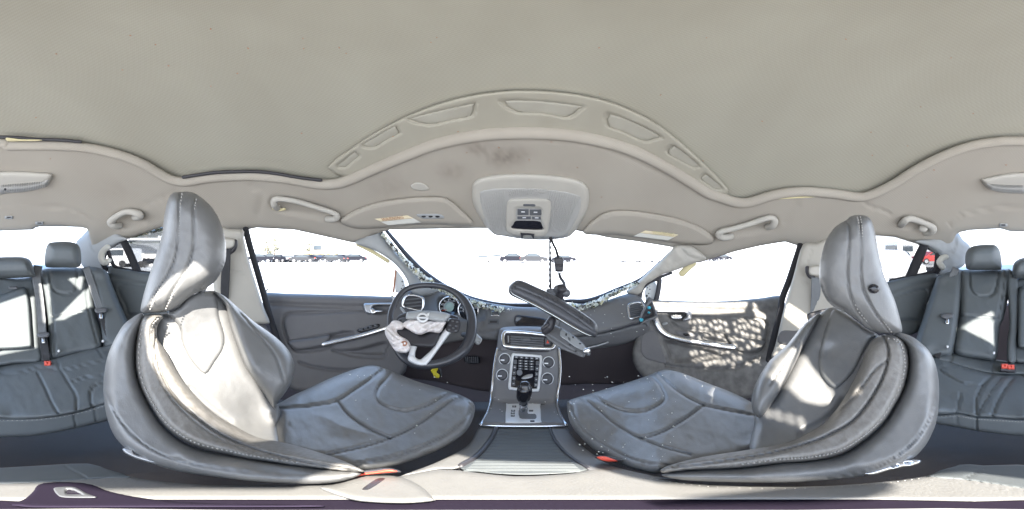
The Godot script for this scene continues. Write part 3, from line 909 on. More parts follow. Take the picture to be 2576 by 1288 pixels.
		var ls := q("A", [-60, 382, 0, 380, 200, 370, 325, 340, 325, 362, 300, 390, 200, 416, 60, 430, -60, 432]) if s == 0 else q("R4", [1360, 388, 1280, 388, 1150, 386, 1040, 372, 1048, 392, 1075, 415, 1150, 430, 1280, 437, 1360, 437])
		var lp := panel("lens", l, M.lens, ls, "vault", {"off": 0.022, "h": 0.014, "t": 0.01, "r": 12.0, "step": 3.0})
		if s == 0:
			panel("small_switch", l, M.rubber, round_(13, 476, 3.5), "vault", {"off": 0.034, "h": 0.003, "t": 0.003, "r": 2.0, "step": 1.5})
		var sr := begin()
		for i in 26:
			var f := i / 25.0
			var u := lerpf(4, 112, f) if s == 0 else lerpf(2572, 2495, f)
			var v0 := 466.0 - 9.0 * f if s == 0 else 467.0 - 3.0 * f
			var v1 := (483.0 - 12.0 * f * f if s == 0 else 484.0 - 6.0 * f * f)
			sweep(sr, [[pt(u, v0, vault(v0) - 0.034), 0.0012], [pt(u, v1, vault(v1) - 0.034), 0.0012]], origin(lp), false, 1, 5)
		finish("lens_ribs", sr, M.lens, lp).set_meta("kind", "stuff")

func visor(label: String, outline: Array, sticker: Array, fold: Array, side: int) -> void:
	var v := thing("sun_visor", label, "sun visor", pt(1330 + side * 300, 560, 1.85))
	panel("board", v, M.headliner, q("C7", outline), "vault", {"off": 0.02, "h": 0.02, "t": 0.02, "r": 12.0, "step": 4.0, "seams": [[2.2, 0.005] + q("C7", fold)]})
	var s := q("C7", sticker)
	var lab := panel("label", v, M.white_paper, s, "vault", {"off": 0.0405, "h": 0.0006, "t": 0.0006, "r": 1.0, "step": 2.0, "n": 1})
	var top := [s[0], s[1], s[2], s[3], lerpf(s[2], s[4], 0.42), lerpf(s[3], s[5], 0.42), lerpf(s[0], s[6], 0.42), lerpf(s[1], s[7], 0.42)]
	panel("label_band", lab, M.yellow_paper, top, "vault", {"off": 0.0415, "h": 0.0006, "t": 0.0006, "r": 1.0, "step": 2.0, "n": 1})
	var a := pt(lerpf(s[0], s[2], 0.55) , (top[1] + top[3] + top[5] + top[7]) / 4.0, vault((top[1] + top[5]) / 2.0) - 0.0435)
	var dir := (pt(s[2], s[3], vault(s[3])) - pt(s[0], s[1], vault(s[1]))).normalized()
	var up := (pt(s[0], s[1], vault(s[1])) - pt(s[6], s[7], vault(s[7])))
	up = (up - dir * up.dot(dir)).normalized()
	words("warning_print", lab, M.foam if side > 0 else M.rust, "WARNING", a, 0.012, Basis(dir, dir.cross(up), -up))
	if side < 0:
		var sl := panel("vent_slot", v, M.cool_trim, q("C7", [553, 847, 575, 842, 640, 841, 690, 842, 718, 856, 720, 868, 680, 871, 600, 871, 575, 865]), "vault", {"off": 0.040, "h": 0.003, "t": 0.003, "r": 2.5, "step": 1.8})
		for k in [598, 640, 682]:
			panel("vent_hole", sl, M.rubber, q("C7", round_(k, 858, 15, 7)), "vault", {"off": 0.0425, "h": 0.001, "t": 0.001, "r": 1.0, "step": 1.4})

func handle(label: String, line: Array, r: float, torn: Array) -> Node3D:
	var h := thing("grab_handle", label, "handle", pt(line[0], line[1], 1.9))
	var c: int = line.size() / 2
	var a := []
	for i in c:
		var lift := 0.012 if i == 0 or i == c - 1 else 0.034
		a.append_array([line[i * 2], line[i * 2 + 1], vault(line[i * 2 + 1]) - lift, r * (1.25 if i < 3 or i > c - 4 else 1.0)])
	tube("grip", h, M.trim, a, {"sub": 5, "sides": 12, "flat": 0.8})
	if torn.size():
		cord("torn_foam", h, M.foam, torn, "vault", 0.0045, {"off": 0.014})
	return h

func doors() -> void:
	# driver's door
	var dp := [655, 740, 1.97, 1000, 750, 1.99, 850, 950, 1.90]
	var d := thing("front_door", "driver's front door with its window gone, dark grey panel behind the steering wheel", "door", pt(830, 950, 1.93))
	panel("door_panel", d, M.door_plastic, [655, 737, 664, 735, 720, 738, 800, 740, 900, 743, 1000, 747, 1030, 750, 1040, 800, 1030, 900, 1000, 960, 900, 990, 745, 985, 720, 960, 700, 890, 680, 820], dp, {"h": 0.02, "r": 14.0, "t": 0.06, "step": 3.5, "n": 2,
		"seams": [[6.0, 0.010] + q("C3", [360, 1105, 600, 1118, 900, 1128, 1180, 1130]),
			[3.2, 0.014] + q("C5", [690, 212, 500, 222, 300, 230, 225, 240, 203, 270, 205, 320, 230, 400, 262, 445, 300, 460, 430, 448, 490, 425]), [2.6, 0.010] + q("C5", [245, 405, 350, 385, 490, 360]),
			[2.8, 0.012] + q("C5", [500, 455, 640, 490, 800, 496, 835, 440, 850, 400]), [2.8, 0.010] + q("C5", [300, 530, 400, 560, 560, 578, 700, 570])],
		"dents": [[5.0, 0.02] + q("C5", [488, 385, 492, 355, 600, 337, 638, 350, 605, 366]), [9.0, 0.018] + q("C5", [515, 455, 650, 440, 820, 400, 828, 450, 800, 490, 640, 486]), [6.0, 0.02] + q("C5", [690, 185, 760, 178, 880, 180, 870, 215, 820, 240, 745, 238, 700, 225])]})
	panel("armrest_pad", d, M.door_plastic, q("C5", [235, 400, 350, 384, 480, 362, 485, 385, 470, 410, 440, 432, 300, 455, 262, 445]), dp, {"off": 0.018, "h": 0.012, "r": 10.0, "t": 0.02, "step": 4.0})
	cord("chrome_strip", d, M.chrome, q("C5", [447, 422, 520, 405, 600, 388, 690, 365, 760, 344, 830, 322, 870, 310]), dp, 0.0085, {"off": 0.028, "flat": 0.6})
	var hd := panel("door_handle", d, M.brushed, q("C5", [690, 175, 720, 170, 880, 168, 895, 174, 880, 182, 770, 184, 745, 192, 740, 215, 752, 235, 730, 240, 700, 228, 688, 200]), dp, {"off": 0.022, "h": 0.012, "r": 5.0, "t": 0.016, "step": 2.5})
	panel("handle_lever", hd, M.chrome, q("C5", [725, 205, 745, 200, 762, 212, 800, 215, 805, 222, 770, 228, 740, 238]), dp, {"off": 0.03, "h": 0.006, "r": 3.0, "t": 0.008, "step": 2.0})
	panel("switch_plate", d, M.gloss_black, q("C5", [648, 332, 700, 318, 770, 296, 788, 305, 770, 322, 700, 342, 668, 350]), dp, {"off": 0.021, "h": 0.004, "r": 3.0, "t": 0.006, "step": 2.0})
	for k in 4:
		panel("window_switch", d, M.grey_key, q("C5", rect(662 + k * 29, 322 - k * 8.5, 684 + k * 29, 340 - k * 8.5)), dp, {"off": 0.025, "h": 0.006, "r": 2.5, "t": 0.006, "step": 1.6})
	# bare corner plate where the mirror was
	var g := panel("mirror_gusset", d, M.white_plate, q("C3", [1468, 820, 1500, 850, 1535, 900, 1548, 960, 1545, 1000, 1500, 1005, 1462, 1003, 1463, 900]), [995, 690, 1.99, 1020, 730, 2.0, 995, 735, 1.99], {"h": 0.004, "r": 3.0, "t": 0.02, "step": 2.0, "n": 2})
	cord("rust_edge", g, M.rust, q("C3", [1466, 822, 1458, 900, 1448, 1000]), 1.975, 0.0035)
	for k in [[1522, 915, 8], [1528, 950, 6], [1515, 975, 7]]:
		panel("bolt_hole", g, M.black, q("C3", round_(k[0], k[1], k[2])), [995, 690, 1.99, 1020, 730, 2.0, 995, 735, 1.99], {"off": 0.0035, "h": 0.001, "r": 1.0, "t": 0.002, "step": 1.0})
	cord("broken_edge", d, M.white_paper, q("C3", [345, 1015, 352, 1000, 362, 985, 366, 980]), 1.95, 0.003)
	# passenger's door
	var dq := [1640, 760, 1.99, 1965, 755, 1.97, 1800, 950, 1.90]
	d = thing("front_door", "passenger's front door, dark grey, dusty and dappled with sun, its window gone", "door", pt(1780, 950, 1.93))
	panel("door_panel", d, M.dusty_plastic, [1625, 752, 1645, 754, 1700, 757, 1777, 758, 1830, 757, 1880, 753, 1920, 749, 1962, 743, 1970, 760, 1963, 800, 1955, 840, 1940, 900, 1925, 960, 1890, 1000, 1780, 1010, 1650, 970, 1602, 930, 1590, 890, 1600, 850], dq, {"h": 0.02, "r": 14.0, "t": 0.06, "step": 3.5, "n": 2,
		"seams": [[3.0, 0.013] + q("R2", [490, 862, 700, 868, 900, 873, 1000, 880, 1045, 905, 1050, 940, 1030, 1040, 1000, 1105, 940, 1127, 860, 1118, 800, 1080, 740, 1005]), [2.0, 0.006] + q("R2", [740, 1005, 850, 1010, 1025, 1030]), [6.0, 0.009] + q("R2", [240, 795, 500, 800, 800, 815, 1100, 800]),
			[2.8, 0.012] + q("R2", [345, 1195, 500, 1180, 640, 1165, 700, 1140, 730, 1120]), [2.8, 0.012] + q("R2", [300, 1215, 500, 1240, 700, 1245, 860, 1220, 960, 1160]), [3.0, 0.01] + q("R2", [340, 895, 370, 925, 420, 950, 560, 965, 700, 985, 740, 1000])],
		"dents": [[8.0, 0.022] + q("R2", [278, 1027, 400, 1050, 640, 1102, 695, 1138, 640, 1165, 500, 1180, 348, 1193, 310, 1130]), [6.0, 0.02] + q("R2", [305, 850, 340, 825, 440, 825, 470, 845, 450, 880, 400, 892, 345, 885]), [5.0, 0.022] + q("R2", [556, 1022, 582, 1002, 735, 1030, 748, 1048, 700, 1058])]})
	panel("armrest_pad", d, M.dusty_plastic, q("R2", [745, 1008, 850, 1014, 1020, 1034, 1020, 1070, 995, 1105, 930, 1124, 830, 1110, 790, 1075]), dq, {"off": 0.016, "h": 0.012, "r": 9.0, "t": 0.02, "step": 4.0})
	cord("chrome_strip", d, M.chrome, q("R2", [222, 868, 238, 910, 262, 955, 300, 990, 350, 1012, 450, 1038, 600, 1062, 720, 1080, 795, 1088]), dq, 0.012, {"off": 0.026, "flat": 0.6})
	hd = panel("door_handle", d, M.brushed, q("R2", [205, 812, 300, 808, 450, 808, 485, 822, 492, 850, 485, 882, 440, 895, 425, 880, 452, 850, 430, 832, 330, 830, 215, 826]), dq, {"off": 0.024, "h": 0.014, "r": 6.0, "t": 0.016, "step": 2.5})
	panel("handle_lever", hd, M.chrome, q("R2", [335, 842, 400, 838, 425, 850, 420, 876, 370, 884, 340, 870]), dq, {"off": 0.016, "h": 0.010, "r": 4.0, "t": 0.01, "step": 2.0})
	panel("switch_plate", d, M.door_plastic, q("R2", [370, 972, 390, 960, 470, 968, 535, 988, 530, 1010, 480, 1016, 400, 1000]), dq, {"off": 0.017, "h": 0.006, "r": 4.0, "t": 0.006, "step": 2.0})
	panel("window_switch", d, M.gloss_black, q("R2", [425, 984, 450, 980, 474, 988, 472, 1002, 440, 1000]), dq, {"off": 0.022, "h": 0.006, "r": 2.5, "t": 0.006, "step": 1.6})
	panel("lock_button", d, M.cool_trim, q("R2", [274, 908, 300, 898, 312, 902, 310, 914, 280, 922]), dq, {"off": 0.02, "h": 0.004, "r": 2.0, "t": 0.004, "step": 1.5})
	panel("speaker_cover", d, M.door_plastic, q("R2", [108, 1030, 125, 985, 160, 958, 205, 954, 235, 975, 260, 1040, 290, 1130, 308, 1200, 290, 1212, 220, 1195, 150, 1172, 112, 1120]), dq, {"off": 0.014, "h": 0.008, "r": 6.0, "t": 0.012, "step": 3.0})
	g = panel("mirror_gusset", d, M.white_plate, q("R2", [150, 650, 170, 620, 205, 602, 228, 612, 232, 660, 228, 728, 160, 735, 145, 700]), [1620, 720, 2.02, 1650, 710, 2.02, 1640, 755, 2.02], {"h": 0.004, "r": 3.0, "t": 0.02, "step": 2.0, "n": 2})
	cord("gusset_frame", g, M.black, q("R2", [105, 725, 115, 670, 140, 630, 180, 598, 225, 582, 252, 582, 248, 640, 240, 690, 230, 735]), 2.0, 0.009)
	for k in [[165, 645, 5], [183, 657, 6], [175, 688, 6], [182, 634, 4], [160, 705, 9]]:
		panel("bolt_hole", g, M.black, q("R2", round_(k[0], k[1], k[2])), [1620, 720, 2.02, 1650, 710, 2.02, 1640, 755, 2.02], {"off": 0.0035, "h": 0.001, "r": 1.0, "t": 0.002, "step": 1.0})
	# broken mirror trim with turquoise clips
	var mt := thing("mirror_trim", "loose black triangular mirror trim with turquoise clips, lying over the dashboard end", "trim", pt(1620, 800, 1.9))
	panel("shell", mt, M.black, q("C8", [1300, 650, 1322, 690, 1340, 740, 1350, 785, 1300, 800, 1250, 825, 1197, 848, 1195, 810, 1215, 770, 1255, 700]), [1640, 760, 1.9, 1650, 800, 1.88, 1610, 815, 1.86], {"h": 0.006, "r": 4.0, "t": 0.01, "step": 2.0, "dents": [[4.0, 0.008] + q("C8", [1290, 690, 1325, 770, 1250, 805, 1220, 800, 1250, 740])]})
	for k in [[1280, 710, 16], [1214, 815, 18], [1278, 752, 12]]:
		panel("clip", mt, M.turquoise, q("C8", [k[0] - k[2], k[1] - k[2] * 0.5, k[0], k[1] - k[2] * 0.9, k[0] + k[2], k[1] - k[2] * 0.3, k[0] + k[2] * 0.7, k[1] + k[2] * 0.7, k[0] - k[2] * 0.6, k[1] + k[2] * 0.8]), [1640, 760, 1.9, 1650, 800, 1.88, 1610, 815, 1.86], {"off": 0.008, "h": 0.010, "r": 3.0, "t": 0.006, "step": 1.4, "n": 2})
	cord("trim_edge", mt, M.dash_plastic, q("C8", [1300, 652, 1262, 690, 1222, 755, 1200, 840, 1260, 822, 1348, 786]), 1.865, 0.004)
	# rear doors
	var rl := [276, 680, 1.93, 380, 690, 1.90, 320, 800, 1.84]
	d = thing("rear_door", "left rear door, blue-grey panel below a two-part side window", "door", pt(320, 800, 1.88))
	panel("door_panel", d, M.rear_leather, [270, 671, 292, 673, 330, 680, 352, 684, 390, 688, 420, 700, 420, 820, 330, 860, 300, 820, 280, 740], rl, {"h": 0.016, "r": 9.0, "t": 0.05, "step": 4.0, "n": 2, "seams": [[2.4, 0.008] + q("A", [980, 1062, 880, 1052, 815, 1050, 795, 1075, 805, 1110, 840, 1180, 865, 1250, 960, 1245]), [4.0, 0.006] + q("A", [745, 1000, 850, 1010, 985, 1030])]})
	tube("window_bar", d, M.rubber, [308, 600, 1.94, 0.011, 325, 635, 1.935, 0.012, 348, 688, 1.93, 0.012], {"flat": 0.5})
	panel("pane", d, M.tinted_glass, [272, 632, 280, 624, 310, 604, 318, 620, 340, 686, 292, 676], 1.95, {"h": 0.0, "t": 0.004, "step": 5.0, "n": 1})
	panel("pane", d, M.tinted_glass, [322, 600, 360, 584, 440, 560, 440, 700, 352, 690], 1.95, {"h": 0.0, "t": 0.004, "step": 8.0, "n": 1})
	cord("window_rubber", d, M.rubber, [272, 632, 281, 658, 292, 672, 330, 681, 375, 687, 400, 692], 1.925, 0.006)
	var rr := [2357, 692, 1.93, 2230, 712, 1.90, 2300, 820, 1.84]
	d = thing("rear_door", "right rear door, blue-grey panel seen between the headrest and the rear seat", "door", pt(2290, 820, 1.88))
	panel("door_panel", d, M.rear_leather, q("R4", [340, 1030, 405, 1008, 530, 980, 640, 958, 716, 948, 730, 975, 712, 1020, 660, 1150, 625, 1260, 590, 1340, 480, 1360, 400, 1300, 340, 1150]), rr, {"h": 0.016, "r": 9.0, "t": 0.05, "step": 4.0, "n": 2, "seams": [[2.4, 0.008] + q("R4", [448, 1112, 530, 1085, 600, 1065, 642, 1060, 656, 1080, 645, 1150, 610, 1240, 600, 1255, 470, 1262]), [4.0, 0.006] + q("R4", [410, 1075, 560, 1030, 712, 1005]), [3.0, 0.008] + q("R5", [480, 50, 560, 45, 625, 65])]})
	tube("window_bar", d, M.rubber, [2327, 612, 1.94, 0.013, 2308, 655, 1.935, 0.015, 2289, 700, 1.93, 0.015], {"flat": 0.5})
	panel("pane", d, M.tinted_glass, [2190, 588, 2251, 594, 2318, 617, 2286, 697, 2240, 708, 2210, 660], 1.95, {"h": 0.0, "t": 0.004, "step": 8.0, "n": 1})
	panel("pane", d, M.tinted_glass, [2325, 616, 2357, 638, 2352, 668, 2342, 684, 2296, 696], 1.95, {"h": 0.0, "t": 0.004, "step": 5.0, "n": 1})
	cord("window_rubber", d, M.rubber, [2357, 640, 2355, 664, 2344, 684, 2296, 695, 2240, 706], 1.925, 0.006)

func dashboard() -> void:
	var d := thing("dashboard", "dark grey dashboard with round instruments, a screen and outer air vents", "dashboard", pt(1330, 900, 1.95))
	var dl := [1000, 760, 2.0, 1130, 770, 1.97, 1290, 800, 1.9, 1200, 850, 1.86]
	panel("left_body", d, M.dash_plastic, [990, 760, 1015, 735, 1040, 722, 1080, 712, 1115, 722, 1165, 742, 1220, 760, 1300, 772, 1400, 780, 1400, 830, 1320, 836, 1262, 834, 1250, 856, 1180, 852, 1100, 870, 1030, 872, 995, 850], dl, {"h": 0.02, "r": 14.0, "t": 0.06, "step": 4.0, "n": 2,
		"seams": [[2.0, 0.006] + q("C6", [0, 335, 60, 345, 145, 330]), [2.0, 0.006] + q("C6", [70, 190, 60, 260, 45, 330])], "dents": [[5.0, 0.03] + q("C4", [640, 1030, 720, 985, 830, 990, 960, 1020, 1060, 1060, 1130, 1110, 1150, 1180, 1130, 1240, 1000, 1250, 800, 1230, 660, 1180])]})
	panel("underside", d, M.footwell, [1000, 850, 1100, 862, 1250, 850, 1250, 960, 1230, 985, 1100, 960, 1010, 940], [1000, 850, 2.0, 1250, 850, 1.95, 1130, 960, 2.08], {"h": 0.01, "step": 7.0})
	# instruments
	var gauge := func(u: float, v: float, r: float, lit: Material):
		var dd := depth_at(dl, u, v)
		var gd := panel("gauge", d, M.gloss_black, round_(u, v, r), dl, {"off": -0.004, "h": 0.002, "r": 2.0, "t": 0.006, "step": 2.0})
		var ringp := []
		var inner := []
		for k in 16:
			ringp.append_array([u + r * cos(TAU * k / 16), v + r * sin(TAU * k / 16), dd - 0.004, 0.0032])
			inner.append_array([u + r * 0.52 * cos(TAU * k / 16), v + r * 0.52 * sin(TAU * k / 16), dd + 0.0, 0.0018])
		tube("chrome_ring", gd, M.chrome, ringp, {"closed": true, "sub": 2, "sides": 8})
		tube("inner_ring", gd, M.brushed, inner, {"closed": true, "sub": 2, "sides": 6})
		panel("display", gd, lit, round_(u, v, r * 0.48), dl, {"off": -0.001, "h": 0.001, "r": 1.5, "t": 0.003, "step": 1.6})
		var st := begin()
		for k in 25:
			var an := deg_to_rad(130.0 + 280.0 * k / 24.0)
			var o := 0.90 if k % 3 else 0.84
			sweep(st, [[pt(u + r * o * cos(an), v + r * o * sin(an), dd + 0.0012), 0.0006], [pt(u + r * 0.96 * cos(an), v + r * 0.96 * sin(an), dd + 0.0012), 0.0006]], origin(gd), false, 1, 4)
		finish("scale_marks", st, M.print, gd).set_meta("kind", "stuff")
		for k in 9:
			var an := deg_to_rad(130.0 + 280.0 * k / 8.0)
			var at := pt(u + r * 0.72 * cos(an), v + r * 0.72 * sin(an), dd + 0.0015)
			words("scale_number", gd, M.print, str(k * 20), at, 0.0065, facing(at))
		tube("needle", gd, M.red, [u - r * 0.30, v + r * 0.28, dd - 0.002, 0.0012, u - r * 0.72, v + r * 0.38, dd - 0.002, 0.0006], {"sub": 1, "sides": 6})
	gauge.call(1130.0, 772.0, 25.0, M.lcd)
	gauge.call(1178.0, 780.0, 25.0, M.gloss_black)
	# vent by the driver's door
	vent(d, q("C4", [318, 1000, 380, 985, 440, 992, 490, 1015, 500, 1060, 480, 1135, 400, 1128, 290, 1090]), [1000, 745, 1.955, 1070, 750, 1.945, 1030, 790, 1.94], 3, true)
	# start button, slot and switches right of the instruments
	var sb := panel("start_button", d, M.chrome, q("C6", rect(95, 214, 150, 250)), dl, {"off": 0.018, "h": 0.005, "r": 3.0, "t": 0.01, "step": 1.6})
	panel("button_face", sb, M.grey_key, q("C6", rect(102, 220, 143, 244)), dl, {"off": 0.0215, "h": 0.003, "r": 2.0, "t": 0.006, "step": 1.5})
	var ks := panel("key_slot", d, M.grey_key, q("C6", rect(76, 264, 146, 300)), dl, {"off": 0.018, "h": 0.004, "r": 3.0, "t": 0.01, "step": 1.6})
	panel("slot_opening", ks, M.black, q("C6", rect(88, 274, 136, 292)), dl, {"off": 0.0212, "h": 0.001, "r": 2.0, "t": 0.002, "step": 1.5})
	panel("screen_surround", d, M.black, q("C6", [243, 248, 300, 246, 420, 262, 440, 280, 430, 310, 330, 312, 246, 308]), dl, {"off": 0.02, "h": 0.004, "r": 4.0, "t": 0.02, "step": 2.0})
	panel("screen", d, M.gloss_black, q("C6", [250, 253, 300, 252, 415, 266, 425, 303, 330, 306, 252, 302]), dl, {"off": 0.0242, "h": 0.001, "r": 2.0, "t": 0.002, "step": 2.0})
	# passenger's side
	var dr := [1440, 790, 1.92, 1600, 745, 1.99, 1625, 800, 1.93, 1500, 870, 1.84]
	panel("right_body", d, M.dash_plastic, [1390, 780, 1425, 776, 1460, 778, 1521, 757, 1580, 738, 1604, 742, 1622, 762, 1634, 800, 1630, 822, 1610, 812, 1560, 826, 1510, 838, 1440, 848, 1395, 846], dr, {"h": 0.024, "r": 14.0, "t": 0.06, "step": 4.0, "n": 2, "seams": [[1.5, 0.004] + q("C8", [1030, 640, 1110, 632, 1190, 640]), [2.0, 0.004] + q("C8", [690, 745, 900, 662, 1080, 655])]})
	panel("glovebox", d, M.dash_plastic, [1390, 844, 1440, 848, 1510, 838, 1560, 827, 1612, 813, 1636, 815, 1628, 840, 1600, 856, 1551, 870, 1480, 880, 1420, 882, 1390, 872], [1400, 850, 1.88, 1620, 820, 1.93, 1480, 885, 1.95], {"h": 0.02, "r": 10.0, "t": 0.05, "step": 4.0, "n": 2, "seams": [[1.5, 0.003] + q("C8", [560, 985, 750, 1000, 900, 960, 1100, 930])]})
	cord("glovebox_latch", d, M.brushed, q("C8", [762, 1052, 840, 1035, 925, 1008]), [1400, 850, 1.86, 1620, 820, 1.91, 1480, 885, 1.91], 0.0035)
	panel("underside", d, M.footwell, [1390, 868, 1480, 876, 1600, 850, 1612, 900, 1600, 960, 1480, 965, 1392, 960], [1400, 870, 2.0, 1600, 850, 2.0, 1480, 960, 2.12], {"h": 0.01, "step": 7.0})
	vent(d, q("C8", [1100, 700, 1130, 676, 1180, 668, 1215, 672, 1232, 705, 1230, 760, 1220, 785, 1170, 798, 1128, 806, 1108, 780]), dr, 7, true)

func vent(parent: Node, outline: Array, depth: Variant, slats: int, chrome: bool) -> void:
	var v := panel("air_vent", parent, M.black, outline, depth, {"off": 0.022, "h": 0.004, "r": 4.0, "t": 0.02, "step": 2.0})
	if chrome:
		var lp := []
		for i in range(0, outline.size(), 2):
			lp.append_array([outline[i], outline[i + 1]])
		cord("vent_ring", v, M.chrome, lp, depth, 0.0048, {"off": 0.027, "closed": true, "sides": 8})
	var lo := Vector2(1e6, 1e6)
	var hi := -lo
	for i in range(0, outline.size(), 2):
		lo = lo.min(Vector2(outline[i], outline[i + 1])); hi = hi.max(Vector2(outline[i], outline[i + 1]))
	for k in slats:
		var y := lerpf(lo.y, hi.y, (k + 1.0) / (slats + 1.0))
		var a := lo.x + (hi.x - lo.x) * 0.13
		var b := hi.x - (hi.x - lo.x) * 0.13
		var tilt: float = (outline[outline.size() / 2 + 1] - outline[1]) * 0.0
		cord("slat", v, M.grey_key, [a, y + 2.0 + tilt, (a + b) / 2, y, b, y - 2.0 - tilt], depth, 0.0032, {"off": 0.031, "flat": 0.45, "sides": 6, "sub": 2})

func windscreen() -> void:
	var seal_l := [968, 575, 1.99, 0.006, 992, 604, 1.995, 0.0075, 1029, 648, 2.0, 0.009, 1065, 684, 2.01, 0.010, 1114, 720, 2.02, 0.012, 1151, 739, 2.02, 0.012, 1187, 753, 2.02, 0.011, 1236, 763, 2.02, 0.008, 1285, 767, 2.02, 0.006, 1360, 766, 2.02, 0.006, 1422, 757, 2.02, 0.006, 1469, 758, 2.02, 0.009, 1507, 749, 2.02, 0.010, 1551, 730, 2.02, 0.009, 1609, 703, 2.02, 0.005, 1650, 668, 2.01, 0.003, 1690, 630, 2.0, 0.003]
	var w := thing("windscreen", "shattered windscreen: black glue seam along the opening with crumbs of broken glass", "windscreen", pt(1285, 770, 2.02))
	tube("black_seal", w, M.black, seal_l, {"sub": 5})
	var line := spline2(q("C4", [60, 330, 150, 440, 280, 590, 360, 680, 450, 770, 530, 830, 620, 890, 720, 930, 820, 990, 900, 1025, 1000, 1060, 1200, 1115, 1400, 1150, 1520, 1165]) + q("C8", [330, 765, 600, 700, 680, 715, 760, 690, 850, 655, 950, 600, 1050, 555, 1180, 495]), false, 6)
	var ww := [2, 3, 4, 7, 12, 13, 12, 10, 8, 8, 9, 10, 11, 10, 9, 14, 15, 14, 12, 11, 8, 5, 4, 3]
	# torn sheet of laminated glass, its rim rough
	var st := begin()
	st.set_smooth_group(-1)
	var ridge := FastNoiseLite.new()
	ridge.seed = 12; ridge.frequency = 0.05
	var tints := [Color(1, 1, 1), Color(0.85, 0.9, 0.85), Color(0.5, 0.5, 0.42), Color(0.10, 0.10, 0.10), Color(0.9, 0.85, 0.6)]
	for n in 2600:
		var f := rng.randf() * (line.size() - 1.001)
		var i := int(f)
		var p := line[i].lerp(line[i + 1], f - i)
		var wd: float = ww[mini(int(f / line.size() * ww.size()), ww.size() - 1)]
		var off := Vector2(rng.randf_range(-0.4, 1.0), rng.randf_range(-1.0, 1.0)) * wd * 0.62
		var c := pt(p.x + off.x, p.y + off.y * 0.8, 1.905 + 0.05 * absf(f / line.size() - 0.5) * 2.0 + rng.randf_range(-0.02, 0.02))
		var s := rng.randf_range(0.003, 0.012)
		var tint: Color = tints[[0, 0, 0, 0, 1, 1, 2, 3, 3, 4][rng.randi() % 10]]
		st.set_color(tint)
		var b := Basis.from_euler(Vector3(rng.randf() * TAU, rng.randf() * TAU, rng.randf() * TAU))
		var vs := [b * Vector3(s, 0, 0), b * Vector3(-s * 0.6, s * 0.7, 0), b * Vector3(-s * 0.5, -s * 0.8, 0.1 * s), b * Vector3(0, 0.1 * s, s * 0.6)]
		for t in [[0, 1, 2], [0, 3, 1], [1, 3, 2], [2, 3, 0]]:
			for k in t: st.add_vertex(c + vs[k] - w.position)
	st.generate_normals()
	cup("broken_glass", st, M.shard, w).set_meta("kind", "stuff")
	# a strip of cracked glass that still stands along the lower edge
	panel("glass_strip", w, M.glass, [1114, 722, 1130, 705, 1190, 728, 1240, 742, 1300, 752, 1300, 768, 1236, 765, 1187, 755], 2.03, {"h": 0.001, "t": 0.004, "step": 4.0, "n": 1})

